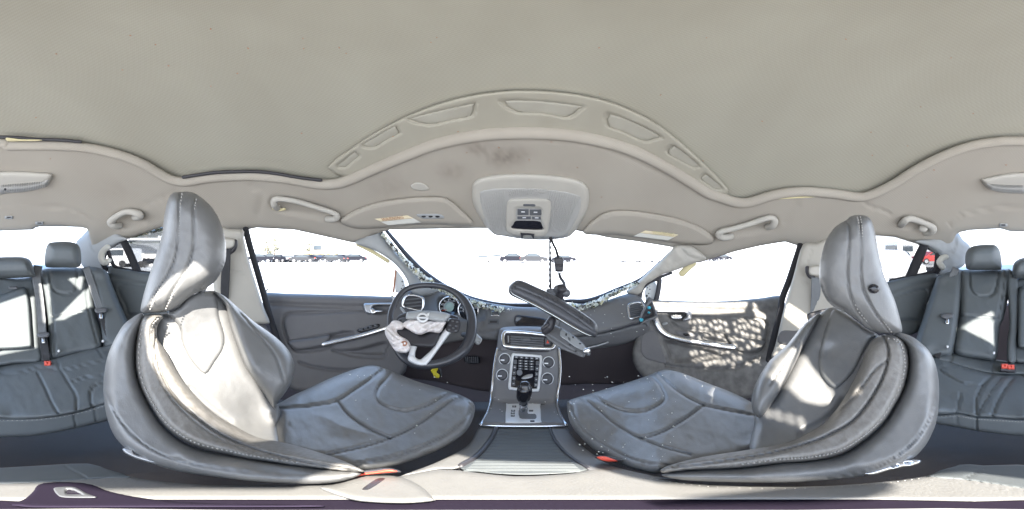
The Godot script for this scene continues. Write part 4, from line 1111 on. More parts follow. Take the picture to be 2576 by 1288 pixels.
func console() -> void:
	var c := thing("centre_console", "grey centre console with chrome-edged vent, keypad, knobs and sliding lid", "console", pt(1330, 1180, 1.2))
	var ds := [1330, 830, 1.76, 1330, 1000, 1.66, 1240, 1070, 1.48, 1420, 1070, 1.48]
	var dz := func(_u: float, v: float) -> float:
		if v < 1000: return lerpf(1.77, 1.66, (v - 830) / 170.0)
		return lerpf(1.66, 1.47, smoothstep(1000, 1075, v))
	# upper fascia
	panel("stack_face", c, M.console_plastic, q("C6", [145, 345, 160, 322, 200, 314, 320, 312, 430, 318, 480, 345, 500, 400, 510, 480, 515, 600, 502, 720, 500, 780, 512, 830, 552, 912, 440, 917, 300, 918, 140, 916, 34, 910, 70, 830, 95, 760, 105, 640, 118, 520, 132, 430]), dz, {"h": 0.02, "r": 12.0, "t": 0.2, "step": 4.0,
		"seams": [[1.6, 0.006] + q("C6", [132, 455, 320, 470, 506, 482]), [3.0, 0.006] + q("C6", [95, 760, 300, 790, 500, 770])]})
	cord("chrome_edge", c, M.chrome, q("C6", [136, 450, 120, 540, 108, 650, 98, 750, 78, 830, 36, 908]), dz, 0.0045, {"off": 0.014})
	cord("chrome_edge", c, M.chrome, q("C6", [508, 450, 517, 560, 508, 680, 497, 760, 510, 830, 550, 908]), dz, 0.0045, {"off": 0.014})
	cord("chrome_crossbar", c, M.chrome, q("C6", [34, 908, 140, 915, 300, 917, 440, 916, 552, 911]), dz, 0.0055, {"off": 0.006})
	# vent with its chrome surround
	panel("vent_hood", c, M.console_plastic, q("C6", rect(150, 325, 485, 462)), dz, {"off": 0.016, "h": 0.010, "r": 10.0, "t": 0.03, "step": 3.0})
	var ring := q("C6", [172, 365, 180, 350, 200, 345, 320, 352, 450, 368, 478, 375, 484, 400, 474, 440, 440, 447, 320, 442, 190, 432, 172, 410])
	var va := panel("air_vent", c, M.black, ring, dz, {"off": 0.024, "h": 0.004, "r": 4.0, "t": 0.02, "step": 2.0})
	cord("vent_ring", va, M.chrome, ring, dz, 0.0062, {"off": 0.030, "closed": true})
	for k in 4:
		cord("slat", va, M.grey_key, q("C6", [220, 374 + k * 14, 310, 379 + k * 14, 412, 386 + k * 14]), dz, 0.0034, {"off": 0.032, "flat": 0.5, "sides": 6, "sub": 2})
	panel("vent_tab", va, M.grey_key, q("C6", rect(282, 378, 338, 402)), dz, {"off": 0.034, "h": 0.006, "r": 3.0, "t": 0.01, "step": 1.6})
	panel("vent_wheel", va, M.brushed, q("C6", rect(196, 368, 208, 410)), dz, {"off": 0.03, "h": 0.005, "r": 2.5, "t": 0.006, "step": 1.4})
	var hz := panel("hazard_button", c, M.grey_key, q("C6", rect(424, 384, 458, 424)), dz, {"off": 0.03, "h": 0.005, "r": 3.0, "t": 0.006, "step": 1.6})
	panel("hazard_triangle", hz, M.red, q("C6", [441, 392, 450, 414, 432, 414]), dz, {"off": 0.0348, "h": 0.001, "r": 1.0, "t": 0.001, "step": 1.0, "n": 1})
	panel("vent_lip", c, M.black, q("C6", [195, 440, 300, 452, 440, 458, 430, 468, 300, 466, 200, 452]), dz, {"off": 0.024, "h": 0.004, "r": 3.0, "t": 0.01, "step": 2.0})
	# four knobs
	for k in [[180, 510], [165, 606], [446, 530], [440, 629]]:
		var at := pt(1194.9 + k[0] * 0.4149, 691.8 + k[1] * 0.4149, dz.call(0.0, 691.8 + k[1] * 0.4149) - 0.02)
		var f := facing(at)
		var kn := put("knob", lathe([0.0, -0.01, 0.0185, -0.01, 0.0185, 0.004, 0.0178, 0.0055, 0.0165, 0.0055]), M.silver_plastic, c, at - c.position, f)
		put("knob_cap", lathe([0.0, 0.0, 0.0168, 0.0, 0.0165, 0.006, 0.0145, 0.020, 0.0125, 0.022, 0.0, 0.0225]), M.black, kn)
		put("pointer", chamfer(Vector3(0.012, 0.002, 0.0035), 0.3), M.print, kn, Vector3(-0.007, 0.0235, 0.003))
	# keypad
	var kf := q("C6", [228, 490, 250, 484, 320, 488, 385, 494, 400, 505, 394, 600, 384, 688, 370, 698, 300, 696, 225, 688, 210, 676, 218, 580])
	var kp := panel("keypad", c, M.gloss_black, kf, dz, {"off": 0.018, "h": 0.004, "r": 3.0, "t": 0.01, "step": 2.5})
	cord("keypad_frame", kp, M.silver_plastic, kf, dz, 0.0046, {"off": 0.022, "closed": true, "sides": 8})
	var key := func(x0: float, y0: float, x1: float, y1: float, mark: bool):
		var kk := panel("key", kp, M.grey_key, q("C6", rect(x0, y0, x1, y1)), dz, {"off": 0.021, "h": 0.003, "r": 1.5, "t": 0.004, "step": 1.5})
		if mark:
			panel("key_mark", kk, M.print, q("C6", rect((x0 + x1) / 2 - 5, (y0 + y1) / 2 - 2.2, (x0 + x1) / 2 + 5, (y0 + y1) / 2 + 2.2)), dz, {"off": 0.0245, "h": 0.0003, "r": 0.8, "t": 0.0006, "step": 1.0})
	for i in 5: key.call(238 + i * 31, 490 + i * 2.2, 264 + i * 31, 506 + i * 2.2, true)
	for r in 4:
		for i in 3: key.call(260 + i * 34, 513 + r * 16 + i * 2, 290 + i * 34, 526 + r * 16 + i * 2, true)
	for r in 5:
		key.call(232 - r * 2.4, 512 + r * 33, 254 - r * 2.4, 541 + r * 33, r > 0)
		key.call(368 - r * 2.4, 520 + r * 33, 390 - r * 2.4, 549 + r * 33, r > 0)
	var dial := pt(1194.9 + 270 * 0.4149, 691.8 + 592 * 0.4149, 1.655)
	put("dial", lathe([0.0, -0.01, 0.009, -0.01, 0.009, 0.004, 0.008, 0.005, 0.0, 0.005]), M.grey_key, kp, dial - origin(kp), facing(dial))
	panel("airflow_figure", kp, M.brushed, q("C6", [280, 625, 310, 605, 345, 598, 352, 605, 345, 622, 300, 632]), dz, {"off": 0.021, "h": 0.003, "r": 2.0, "t": 0.003, "step": 1.5})
	# gate of the gear lever
	panel("gate_well", c, M.black, q("C6", [95, 790, 190, 770, 400, 772, 500, 790, 520, 850, 440, 868, 420, 900, 180, 900, 150, 862, 80, 850]), dz, {"off": 0.012, "h": 0.004, "r": 5.0, "t": 0.01, "step": 3.0})
	var gp := panel("gear_plate", c, M.silver_plastic, q("C6", [188, 786, 200, 781, 300, 779, 388, 781, 397, 790, 402, 880, 396, 896, 300, 899, 192, 898, 184, 886]), dz, {"off": 0.018, "h": 0.004, "r": 3.0, "t": 0.006, "step": 2.0, "n": 2, "dents": [[2.0, 0.012] + q("C6", [272, 800, 318, 800, 320, 838, 366, 842, 366, 872, 300, 872, 268, 862])]})
	panel("gate_slot", gp, M.black, q("C6", [272, 800, 318, 800, 322, 838, 364, 842, 364, 872, 300, 872, 268, 862]), dz, {"off": 0.012, "h": 0.001, "r": 2.0, "t": 0.002, "step": 2.0, "n": 2})
	var letters := "PRND"
	for k in 4:
		var cc: Vector2 = [Vector2(238, 797), Vector2(231, 823), Vector2(229, 838), Vector2(229, 853)][k]
		var sq := panel("gear_mark", gp, M.black, q("C6", rect(cc.x - 12, cc.y - 6, cc.x + 12, cc.y + 6)), dz, {"off": 0.0225, "h": 0.0005, "r": 1.0, "t": 0.001, "step": 1.2})
		var vv := 691.8 + cc.y * 0.4149
		var at := pt(1194.9 + cc.x * 0.4149, vv, dz.call(0.0, vv) - 0.024)
		words("gear_letter", sq, M.print, letters[k], at, 0.0065, facing(at))
	for cc in [Vector2(340, 823), Vector2(348, 886)]:
		panel("gate_mark", gp, M.black, q("C6", rect(cc.x - 13, cc.y - 5, cc.x + 13, cc.y + 5)), dz, {"off": 0.0225, "h": 0.0005, "r": 1.0, "t": 0.001, "step": 1.2})
	# sliding lid and flanks
	var dlow := func(_u: float, v: float) -> float:
		var y := -lerpf(0.462, 0.405, clampf((v - 1072) / 120.0, 0, 1)) + 0.02 * clampf((v - 1192) / 90.0, 0, 1)
		return y / (TY * (1.0 - v / 644.0))
	panel("sliding_lid", c, M.lid_plastic, [1256, 1074, 1320, 1075, 1380, 1076, 1402, 1120, 1432, 1151, 1478, 1182, 1390, 1192, 1293, 1194, 1198, 1186, 1156, 1176, 1200, 1150, 1226, 1122, 1244, 1095], dlow, {"h": 0.006, "r": 8.0, "t": 0.03, "step": 4.0, "n": 3})
	var rib := begin()
	for k in 28:
		var v := 1082.0 + k * 3.8
		var f := (v - 1074.0) / 110.0
		var x0 := lerpf(1252, 1160, f * f * 0.6 + f * 0.4) + 8
		var x1 := lerpf(1382, 1470, f * f * 0.6 + f * 0.4) - 8
		var nodes := []
		for i in 5:
			var u := lerpf(x0, x1, i / 4.0)
			nodes.append([pt(u, v, dlow.call(u, v) - 0.0058), 0.0013])
		sweep(rib, nodes, c.position, false, 1, 5)
	finish("lid_ribs", rib, M.lid_plastic, c).set_meta("kind", "stuff")
	cord("lid_gap", c, M.black, [1250, 1072, 1240, 1098, 1223, 1123, 1198, 1151, 1160, 1174], dlow, 0.0075, {"off": -0.002})
	cord("lid_gap", c, M.black, [1382, 1075, 1390, 1098, 1404, 1120, 1436, 1151, 1480, 1180], dlow, 0.0045, {"off": 0.0})
	panel("left_flank", c, M.armrest, [1207, 1073, 1230, 1074, 1248, 1075, 1238, 1098, 1220, 1122, 1195, 1150, 1150, 1178, 1103, 1180, 1050, 1192, 1007, 1198, 1087, 1168, 1150, 1138, 1182, 1115], dlow, {"h": 0.010, "r": 8.0, "t": 0.16, "step": 4.0})
	panel("right_flank", c, M.console_plastic, [1385, 1075, 1405, 1074, 1424, 1074, 1452, 1110, 1499, 1148, 1547, 1174, 1640, 1196, 1700, 1205, 1560, 1200, 1483, 1184, 1438, 1150, 1406, 1118], dlow, {"h": 0.010, "r": 8.0, "t": 0.16, "step": 4.0})
	# broad rear part of the console that closes the view at the bottom
	var arm := thing("console_armrest", "broad pale armrest lid across the bottom of the view, half in the sun", "armrest", Vector3(0, 0.55, -0.9))
	var edge := [-60, 1178, 0, 1177, 120, 1170, 222, 1166, 273, 1182, 352, 1204, 508, 1220, 742, 1221, 859, 1214, 940, 1204, 1007, 1198, 1103, 1180, 1198, 1189, 1293, 1198, 1388, 1195, 1445, 1190, 1483, 1182, 1547, 1176, 1635, 1200, 1781, 1220, 2000, 1225, 2183, 1216, 2329, 1198, 2413, 1169, 2475, 1171, 2640, 1176]
	var near_edge := []
	for u in [2640, 2200, 1700, 1288, 900, 500, 200, -60]:
		near_edge.append_array([u, 1257])
	panel("lid", arm, M.armrest, edge + near_edge, dlow, {"off": 0.004, "h": 0.014, "r": 8.0, "t": 0.10, "step": 6.0, "n": 2,
		"seams": [[2.0, 0.006] + q("R7", [1010, 378, 1300, 404, 1600, 400, 1770, 384]), [2.2, 0.005] + q("R6", [0, 370, 200, 368, 400, 350, 560, 342, 800, 325]), [2.0, 0.006] + q("R6", [415, 262, 480, 300, 560, 342]), [2.0, 0.006] + q("R8", [2330, 290, 2250, 330, 2160, 370]), [2.2, 0.004] + q("R8", [1930, 352, 2200, 380, 2400, 430, 2576, 460])]})
	stitches("stitching", arm, M.thread, [[1560, 1187, 1640, 1204, 1781, 1224, 2000, 1229, 2183, 1220, 2329, 1202]], dlow, 0.0145, 5.0, 0.0010)
	# lower trays and the pale strip nearest the camera
	panel("lower_rim", arm, M.deep_gap, [-60, 1254, 600, 1256, 1288, 1255, 2000, 1256, 2640, 1254, 2640, 1292, 2000, 1292, 1288, 1292, 600, 1292, -60, 1292], dlow, {"off": -0.004, "h": 0.004, "r": 4.0, "t": 0.10, "step": 6.0, "n": 2})
	panel("near_rim", arm, M.white_plate, [-60, 1282, 600, 1283, 1288, 1283, 2000, 1283, 2640, 1282, 2640, 1345, 1288, 1350, -60, 1345], dlow, {"off": 0.004, "h": 0.008, "r": 6.0, "t": 0.10, "step": 7.0, "n": 2})
	panel("rear_buckle_plate", arm, M.deep_gap, q("R6", [75, 512, 150, 480, 210, 430, 245, 385, 330, 368, 480, 366, 600, 385, 720, 430, 1000, 480, 1400, 505, 2000, 512, 2000, 528, 1000, 530, 300, 532, 120, 524]), dlow, {"off": 0.016, "h": 0.008, "r": 6.0, "t": 0.02, "step": 4.0})
	panel("ash_cover", arm, M.grey_key, q("R6", [345, 408, 400, 398, 480, 400, 560, 440, 620, 468, 420, 468, 370, 450]), dlow, {"off": 0.026, "h": 0.006, "r": 4.0, "t": 0.01, "step": 2.5, "dents": [[2.0, 0.008] + q("R6", [420, 415, 470, 412, 540, 450, 430, 452])]})
	panel("belt_guide", arm, M.armrest, q("R6", [2060, 395, 2180, 372, 2280, 330, 2400, 318, 2520, 325, 2620, 345, 2720, 400, 2790, 470, 2790, 490, 2600, 505, 2300, 490, 2100, 430]), dlow, {"off": 0.012, "h": 0.03, "r": 16.0, "t": 0.02, "step": 4.0})
	panel("rear_panel", arm, M.lid_plastic, [-60, 1179, 0, 1178, 120, 1171, 222, 1167, 268, 1180, 330, 1200, 270, 1203, 200, 1207, 100, 1214, -60, 1216], dlow, {"off": 0.016, "h": 0.006, "r": 6.0, "t": 0.02, "step": 4.0, "n": 2, "seams": [[2.0, 0.006] + q("R6", [415, 262, 480, 300, 560, 342])]})
	panel("rear_panel", arm, M.lid_plastic, [2335, 1198, 2413, 1170, 2475, 1172, 2640, 1177, 2640, 1236, 2576, 1230, 2500, 1218, 2420, 1206], dlow, {"off": 0.016, "h": 0.006, "r": 6.0, "t": 0.02, "step": 4.0, "n": 2, "seams": [[2.0, 0.006] + q("R8", [2330, 290, 2250, 330, 2160, 370])]})
	panel("guide_slot", arm, M.black, q("R6", [2330, 410, 2420, 348, 2480, 345, 2440, 380, 2370, 420]), dlow, {"off": 0.040, "h": 0.003, "r": 3.0, "t": 0.01, "step": 2.0})
	# gear lever
	var gl := thing("gear_lever", "black leather gear lever with a silver collar standing in its metal gate", "gear lever", pt(1318, 1025, 1.52))
	tube("shaft", gl, M.brushed, [1316, 1030, 1.53, 0.008, 1315, 1012, 1.49, 0.009], {"sub": 2})
	tube("collar", gl, M.chrome, [1317, 1018, 1.49, 0.0125, 1317, 1011, 1.48, 0.0135], {"sub": 2, "sides": 16})
	tube("grip", gl, M.gloss_black, [1317, 1008, 1.475, 0.0155, 1317, 998, 1.465, 0.0195, 1319, 986, 1.455, 0.0208, 1320, 977, 1.45, 0.0195, 1320, 973, 1.448, 0.016], {"sub": 5, "sides": 18})

func belt(label: String, line: Array, depth: Variant, width: float, dark: Array, tongue: Array) -> void:
	var b := thing("seat_belt", label, "seat belt", pt(line[line.size() - 2], line[line.size() - 1], 1.6))
	ribbon("webbing", b, M.webbing, line, depth, width)
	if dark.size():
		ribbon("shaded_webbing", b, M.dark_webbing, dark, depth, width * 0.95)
	if tongue.size():
		var u: float = tongue[0]; var v: float = tongue[1]
		panel("tongue_grip", b, M.grey_key, [u - 14, v - 8, u + 13, v - 10, u + 14, v + 1, u + 5, v + 3, u - 4, v + 4, u - 14, v + 2], depth, {"off": 0.045, "h": 0.01, "r": 4.0, "t": 0.012, "step": 2.0})
		panel("metal_tongue", b, M.chrome, rect(u - 5, v + 2, u + 5, v + 18), depth, {"off": 0.043, "h": 0.004, "r": 2.0, "t": 0.006, "step": 1.8})

func ribbon(called: String, parent: Node, mat_: Material, line: Array, depth: Variant, width: float) -> void:
	var p := spline2(line, false, 4)
	var l := []
	var r := []
	for i in p.size():
		var dir := (p[mini(i + 1, p.size() - 1)] - p[maxi(i - 1, 0)]).normalized()
		var nrm := Vector2(-dir.y, dir.x) * width * 0.5
		l.append_array([p[i].x + nrm.x, p[i].y + nrm.y])
		var o := p[p.size() - 1 - i]
		var dir2 := (p[mini(p.size() - i, p.size() - 1)] - p[maxi(p.size() - 2 - i, 0)]).normalized()
		var n2 := Vector2(-dir2.y, dir2.x) * width * 0.5
		r.append_array([o.x - n2.x, o.y - n2.y])
	var seams := []
	for f in [-0.22, 0.0, 0.22]:
		var s := [0.9, 0.0016]
		for i in range(0, p.size(), 2):
			var dir := (p[mini(i + 1, p.size() - 1)] - p[maxi(i - 1, 0)]).normalized()
			s.append_array([p[i].x - dir.y * width * f, p[i].y + dir.x * width * f])
		seams.append(s)
	panel(called, parent, mat_, l + r, depth, {"off": 0.036, "h": 0.003, "r": 2.0, "t": 0.003, "step": 2.4, "n": 1, "seams": seams})

func buckle(label: String, u: float, v: float, d: float) -> void:
	var b := thing("belt_buckle", label, "buckle", pt(u, v + 10, d))
	panel("housing", b, M.black, rect(u - 12, v - 4, u + 12, v + 14), d, {"h": 0.014, "r": 3.0, "t": 0.03, "step": 2.0})
	panel("release_button", b, M.red, rect(u - 9, v - 7, u + 9, v + 6), d, {"off": 0.012, "h": 0.008, "r": 2.5, "t": 0.02, "step": 2.0, "dents": [[1.5, 0.006] + rect(u - 3, v - 4, u + 3, v + 1)]})

func rear_seats() -> void:
	var db := [0, 690, 1.80, 250, 690, 1.86, 130, 900, 1.66, 290, 870, 1.72]
	var dc := [0, 910, 1.66, 280, 875, 1.68, 0, 1053, 1.36, 280, 1016, 1.40]
	var L: Material = M.rear_leather
	var s := thing("back_bench", "blue-grey leather rear bench at the left end of the view, crossed by sunlit patches", "seat", Vector3(-1.3, 0.6, -1.6))
	panel("backrest", s, L, [98, 690, 112, 676, 160, 674, 205, 674, 222, 690, 232, 730, 240, 780, 260, 872, 190, 892, 128, 906, 122, 860, 116, 800, 104, 730], db, {"h": 0.035, "r": 22.0, "t": 0.08, "step": 4.0, "n": 3, "wr": 0.002,
		"seams": [[2.2, 0.010] + q("B", [262, -40, 275, 40, 290, 80, 320, 97, 370, 102, 405, 90, 416, 60, 420, -40]), [2.2, 0.010] + q("B", [282, 228, 350, 218, 420, 205, 480, 195]), [2.0, 0.008] + q("B", [240, 30, 265, 100, 285, 230, 300, 440]), [2.0, 0.008] + q("B", [465, 0, 470, 100, 485, 200, 528, 370])]})
	panel("side_bolster", s, L, [205, 674, 240, 672, 268, 682, 280, 710, 300, 760, 330, 830, 330, 880, 262, 874, 250, 800, 236, 730, 222, 690], db, {"off": 0.0, "h": 0.04, "r": 18.0, "t": 0.08, "step": 4.0, "n": 3})
	panel("centre_strip", s, L, [78, 690, 92, 690, 104, 730, 116, 800, 122, 860, 128, 906, 100, 910, 92, 860, 86, 790, 82, 740], db, {"h": 0.02, "r": 8.0, "t": 0.08, "step": 3.0, "n": 3})
	panel("folding_armrest", s, L, [-60, 745, 0, 741, 50, 722, 64, 725, 71, 738, 76, 770, 80, 830, 82, 868, 74, 876, 0, 880, -60, 882], db, {"off": 0.02, "h": 0.03, "r": 9.0, "t": 0.06, "step": 3.5, "n": 3})
	panel("armrest_frame", s, L, [-160, 704, 40, 702, 84, 700, 92, 760, 100, 860, 104, 908, 40, 914, -160, 920], db, {"off": 0.010, "h": 0.016, "r": 10.0, "t": 0.08, "step": 4.0, "n": 3, "seams": [[2.0, 0.006, -50, 880, 20, 880, 90, 874]]})
	panel("armrest_strap", s, M.grey_key, rect(22, 720, 44, 727), db, {"off": 0.05, "h": 0.006, "r": 2.0, "t": 0.006, "step": 1.6})
	panel("headrest", s, L, q("A", [310, 800, 322, 778, 345, 766, 430, 760, 495, 768, 525, 785, 540, 820, 546, 885, 540, 920, 520, 934, 430, 937, 325, 936, 303, 922, 298, 890, 302, 840]), 1.80, {"off": 0.0, "h": 0.06, "r": 26.0, "t": 0.05, "step": 3.5, "n": 3, "seams": [[1.6, 0.004] + q("A", [320, 918, 430, 922, 525, 918])]})
	panel("headrest", s, L, q("A", [-160, 870, 0, 866, 120, 864, 172, 870, 205, 890, 225, 935, 230, 970, 220, 998, 0, 1010, -160, 1010]), 1.76, {"off": 0.0, "h": 0.06, "r": 22.0, "t": 0.05, "step": 3.5, "n": 3, "seams": [[1.6, 0.004] + q("A", [172, 872, 190, 930, 200, 1000]), [1.6, 0.004] + q("A", [0, 975, 100, 972, 200, 968])]})
	panel("seat_cushion", s, L, [-160, 918, 0, 914, 106, 907, 180, 890, 259, 872, 330, 870, 330, 1005, 300, 1010, 268, 1017, 185, 1040, 93, 1053, 0, 1056, -160, 1058], dc, {"h": 0.03, "r": 14.0, "t": 0.10, "step": 5.0, "n": 3, "wr": 0.002,
		"seams": [[2.4, 0.010] + q("B", [205, 530, 240, 600, 280, 690, 318, 755]), [2.4, 0.010] + q("B", [340, 530, 380, 600, 410, 650, 415, 735]), [2.4, 0.010] + q("B", [385, 585, 470, 560, 560, 548]), [2.4, 0.010] + q("B", [600, 590, 540, 595, 500, 620, 492, 680, 520, 760]), [2.2, 0.008] + q("B", [0, 535, 120, 528, 230, 500, 330, 520, 450, 492, 560, 470]), [2.0, 0.008] + q("B", [310, 455, 325, 515]), [2.0, 0.008] + q("B", [530, 400, 560, 450])]})
	panel("cushion_front", s, L, [-160, 1054, 0, 1051, 93, 1049, 185, 1036, 268, 1013, 330, 1000, 330, 1045, 273, 1058, 185, 1079, 93, 1096, 0, 1100, -160, 1102], [0, 1053, 1.36, 280, 1016, 1.40, 0, 1100, 1.37], {"off": 0.004, "h": 0.014, "r": 8.0, "t": 0.10, "step": 4.0, "n": 3, "seams": [[2.0, 0.006] + q("B", [400, 750, 415, 840]), [2.0, 0.006] + q("B", [515, 710, 522, 800])]})
	stitches("stitching", s, M.thread, [[-40, 1059, 0, 1058, 93, 1056, 185, 1043, 268, 1020]], dc, 0.018, 6.0, 0.0009)
	for k in [[148, 883], [259, 858]]:
		panel("anchor_cover", s, M.print, round_(k[0], k[1], 3.6), db, {"off": 0.042, "h": 0.004, "r": 2.0, "t": 0.004, "step": 1.4})
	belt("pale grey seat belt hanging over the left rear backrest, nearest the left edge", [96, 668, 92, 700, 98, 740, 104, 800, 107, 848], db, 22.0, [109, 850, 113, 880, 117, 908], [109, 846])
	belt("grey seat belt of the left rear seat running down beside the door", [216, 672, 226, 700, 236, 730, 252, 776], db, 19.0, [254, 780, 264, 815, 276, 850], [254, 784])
	buckle("single red-topped belt buckle between the left rear cushions", 120, 915, 1.60)

	var eb := [2576, 690, 1.80, 2370, 700, 1.86, 2450, 920, 1.66, 2340, 880, 1.72]
	var ec := [2576, 930, 1.66, 2350, 900, 1.68, 2576, 1055, 1.36, 2360, 1040, 1.40]
	s = thing("back_bench", "blue-grey leather rear bench at the right end of the view, mostly in shade", "seat", Vector3(1.3, 0.6, -1.6))
	panel("backrest", s, L, q("R4", [860, 960, 880, 935, 1000, 930, 1130, 930, 1200, 935, 1210, 990, 1180, 1120, 1150, 1250]) + q("R5", [1125, 100, 1105, 300, 1000, 300, 830, 262, 850, 100, 865, 20]), eb, {"h": 0.035, "r": 22.0, "t": 0.08, "step": 4.0, "n": 3, "wr": 0.002,
		"seams": [[2.2, 0.010] + q("R4", [930, 940, 932, 1000, 940, 1060, 970, 1095, 1020, 1104, 1065, 1098, 1095, 1065, 1110, 1000, 1118, 940]), [2.2, 0.010] + q("R5", [865, 20, 960, 24, 1050, 32, 1118, 38]), [2.0, 0.008] + q("R4", [882, 950, 880, 1100, 872, 1230]), [2.0, 0.008] + q("R4", [1160, 950, 1140, 1100, 1118, 1240])]})
	panel("side_bolster", s, L, q("R4", [712, 1000, 730, 975, 800, 945, 870, 930, 885, 960, 880, 1100, 865, 1250]) + q("R5", [830, 262, 760, 290, 700, 300, 640, 300, 560, 270, 590, 160, 640, 10]), eb, {"h": 0.04, "r": 18.0, "t": 0.08, "step": 4.0, "n": 3})
	panel("centre_strip", s, L, q("R4", [1170, 950, 1215, 950, 1240, 1000, 1250, 1100]) + q("R5", [1250, 60, 1235, 250, 1230, 320, 1180, 320, 1175, 200, 1190, 60]), eb, {"off": 0.02, "h": 0.02, "r": 8.0, "t": 0.08, "step": 3.0, "n": 3})
	panel("folding_armrest", s, L, [2690, 735, 2590, 722, 2568, 722, 2561, 738, 2560, 800, 2559, 860, 2564, 876, 2600, 880, 2690, 882], eb, {"off": 0.02, "h": 0.03, "r": 9.0, "t": 0.06, "step": 3.5, "n": 3})
	panel("armrest_frame", s, L, [2760, 704, 2560, 700, 2552, 760, 2550, 860, 2552, 908, 2600, 914, 2760, 920], eb, {"off": -0.004, "h": 0.016, "r": 10.0, "t": 0.08, "step": 4.0, "n": 3})
	panel("headrest", s, L, q("R4", [903, 850, 912, 815, 935, 788, 985, 773, 1080, 770, 1112, 785, 1130, 820, 1138, 880, 1138, 920, 1120, 934, 1000, 934, 920, 930, 905, 905]), 1.80, {"h": 0.06, "r": 26.0, "t": 0.05, "step": 3.5, "n": 3})
	panel("headrest", s, L, q("R4", [1207, 930, 1215, 895, 1235, 872, 1282, 855, 1400, 850, 1500, 990, 1282, 988, 1225, 988, 1208, 970]), 1.76, {"h": 0.06, "r": 20.0, "t": 0.05, "step": 3.5, "n": 3})
	panel("seat_cushion", s, L, q("R5", [640, 300, 700, 292, 800, 320, 940, 365, 1080, 392, 1285, 398, 1740, 400, 1740, 694, 1285, 692, 1130, 682, 975, 676, 850, 656, 735, 664, 640, 650]), ec, {"h": 0.03, "r": 14.0, "t": 0.10, "step": 5.0, "n": 3, "wr": 0.002,
		"seams": [[2.4, 0.010] + q("R5", [1090, 400, 1030, 460, 985, 540, 975, 620, 985, 670]), [2.2, 0.008] + q("R5", [1160, 405, 1080, 500, 1020, 600, 980, 660]), [2.4, 0.010] + q("R5", [1230, 405, 1160, 500, 1110, 590, 1080, 670]), [2.4, 0.010] + q("R5", [745, 380, 830, 430, 900, 460, 1010, 474]), [2.2, 0.008] + q("R5", [745, 375, 800, 345, 950, 370, 1075, 392]), [2.4, 0.008] + q("R5", [880, 520, 862, 600, 850, 655]), [8.0, 0.008] + q("R5", [745, 530, 800, 550, 860, 575])]})
	panel("lower_back", s, L, q("R5", [700, 296, 760, 262, 830, 262, 1000, 296, 1120, 306, 1240, 322, 1440, 322, 1440, 400, 1285, 402, 1080, 396, 940, 368, 800, 326]), [2576, 900, 1.68, 2350, 890, 1.70, 2576, 940, 1.62], {"h": 0.016, "r": 8.0, "t": 0.05, "step": 4.0, "n": 3, "seams": [[2.0, 0.006] + q("R5", [832, 262, 815, 300, 795, 340]), [2.0, 0.006] + q("R5", [1098, 305, 1078, 392])]})
	panel("cushion_front", s, L, q("R5", [640, 640, 735, 660, 850, 652, 975, 672, 1130, 680, 1285, 690, 1740, 694, 1740, 798, 1285, 797, 1130, 785, 975, 765, 850, 742, 730, 722, 640, 700]), [2576, 1055, 1.36, 2360, 1040, 1.40, 2576, 1100, 1.37], {"off": 0.004, "h": 0.014, "r": 8.0, "t": 0.10, "step": 4.0, "n": 3, "seams": [[2.0, 0.006] + q("R5", [850, 656, 850, 740]), [2.0, 0.006] + q("R5", [980, 676, 978, 762])]})
	stitches("stitching", s, M.thread, [q("R5", [740, 672, 850, 668, 975, 688, 1130, 698, 1285, 706, 1400, 706])], ec, 0.018, 6.0, 0.0009)
	for k in [[2383, 872], [2500, 888]]:
		panel("anchor_cover", s, M.print, round_(k[0], k[1], 3.6), eb, {"off": 0.042, "h": 0.004, "r": 2.0, "t": 0.004, "step": 1.4})
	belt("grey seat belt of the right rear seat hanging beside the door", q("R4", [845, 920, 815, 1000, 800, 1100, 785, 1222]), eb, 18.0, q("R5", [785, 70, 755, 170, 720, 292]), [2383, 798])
	buckle("left one of the two red-topped belt buckles between the right rear cushions", 2527, 922, 1.60)
	buckle("right one of the two red-topped belt buckles between the right rear cushions", 2543, 924, 1.60)

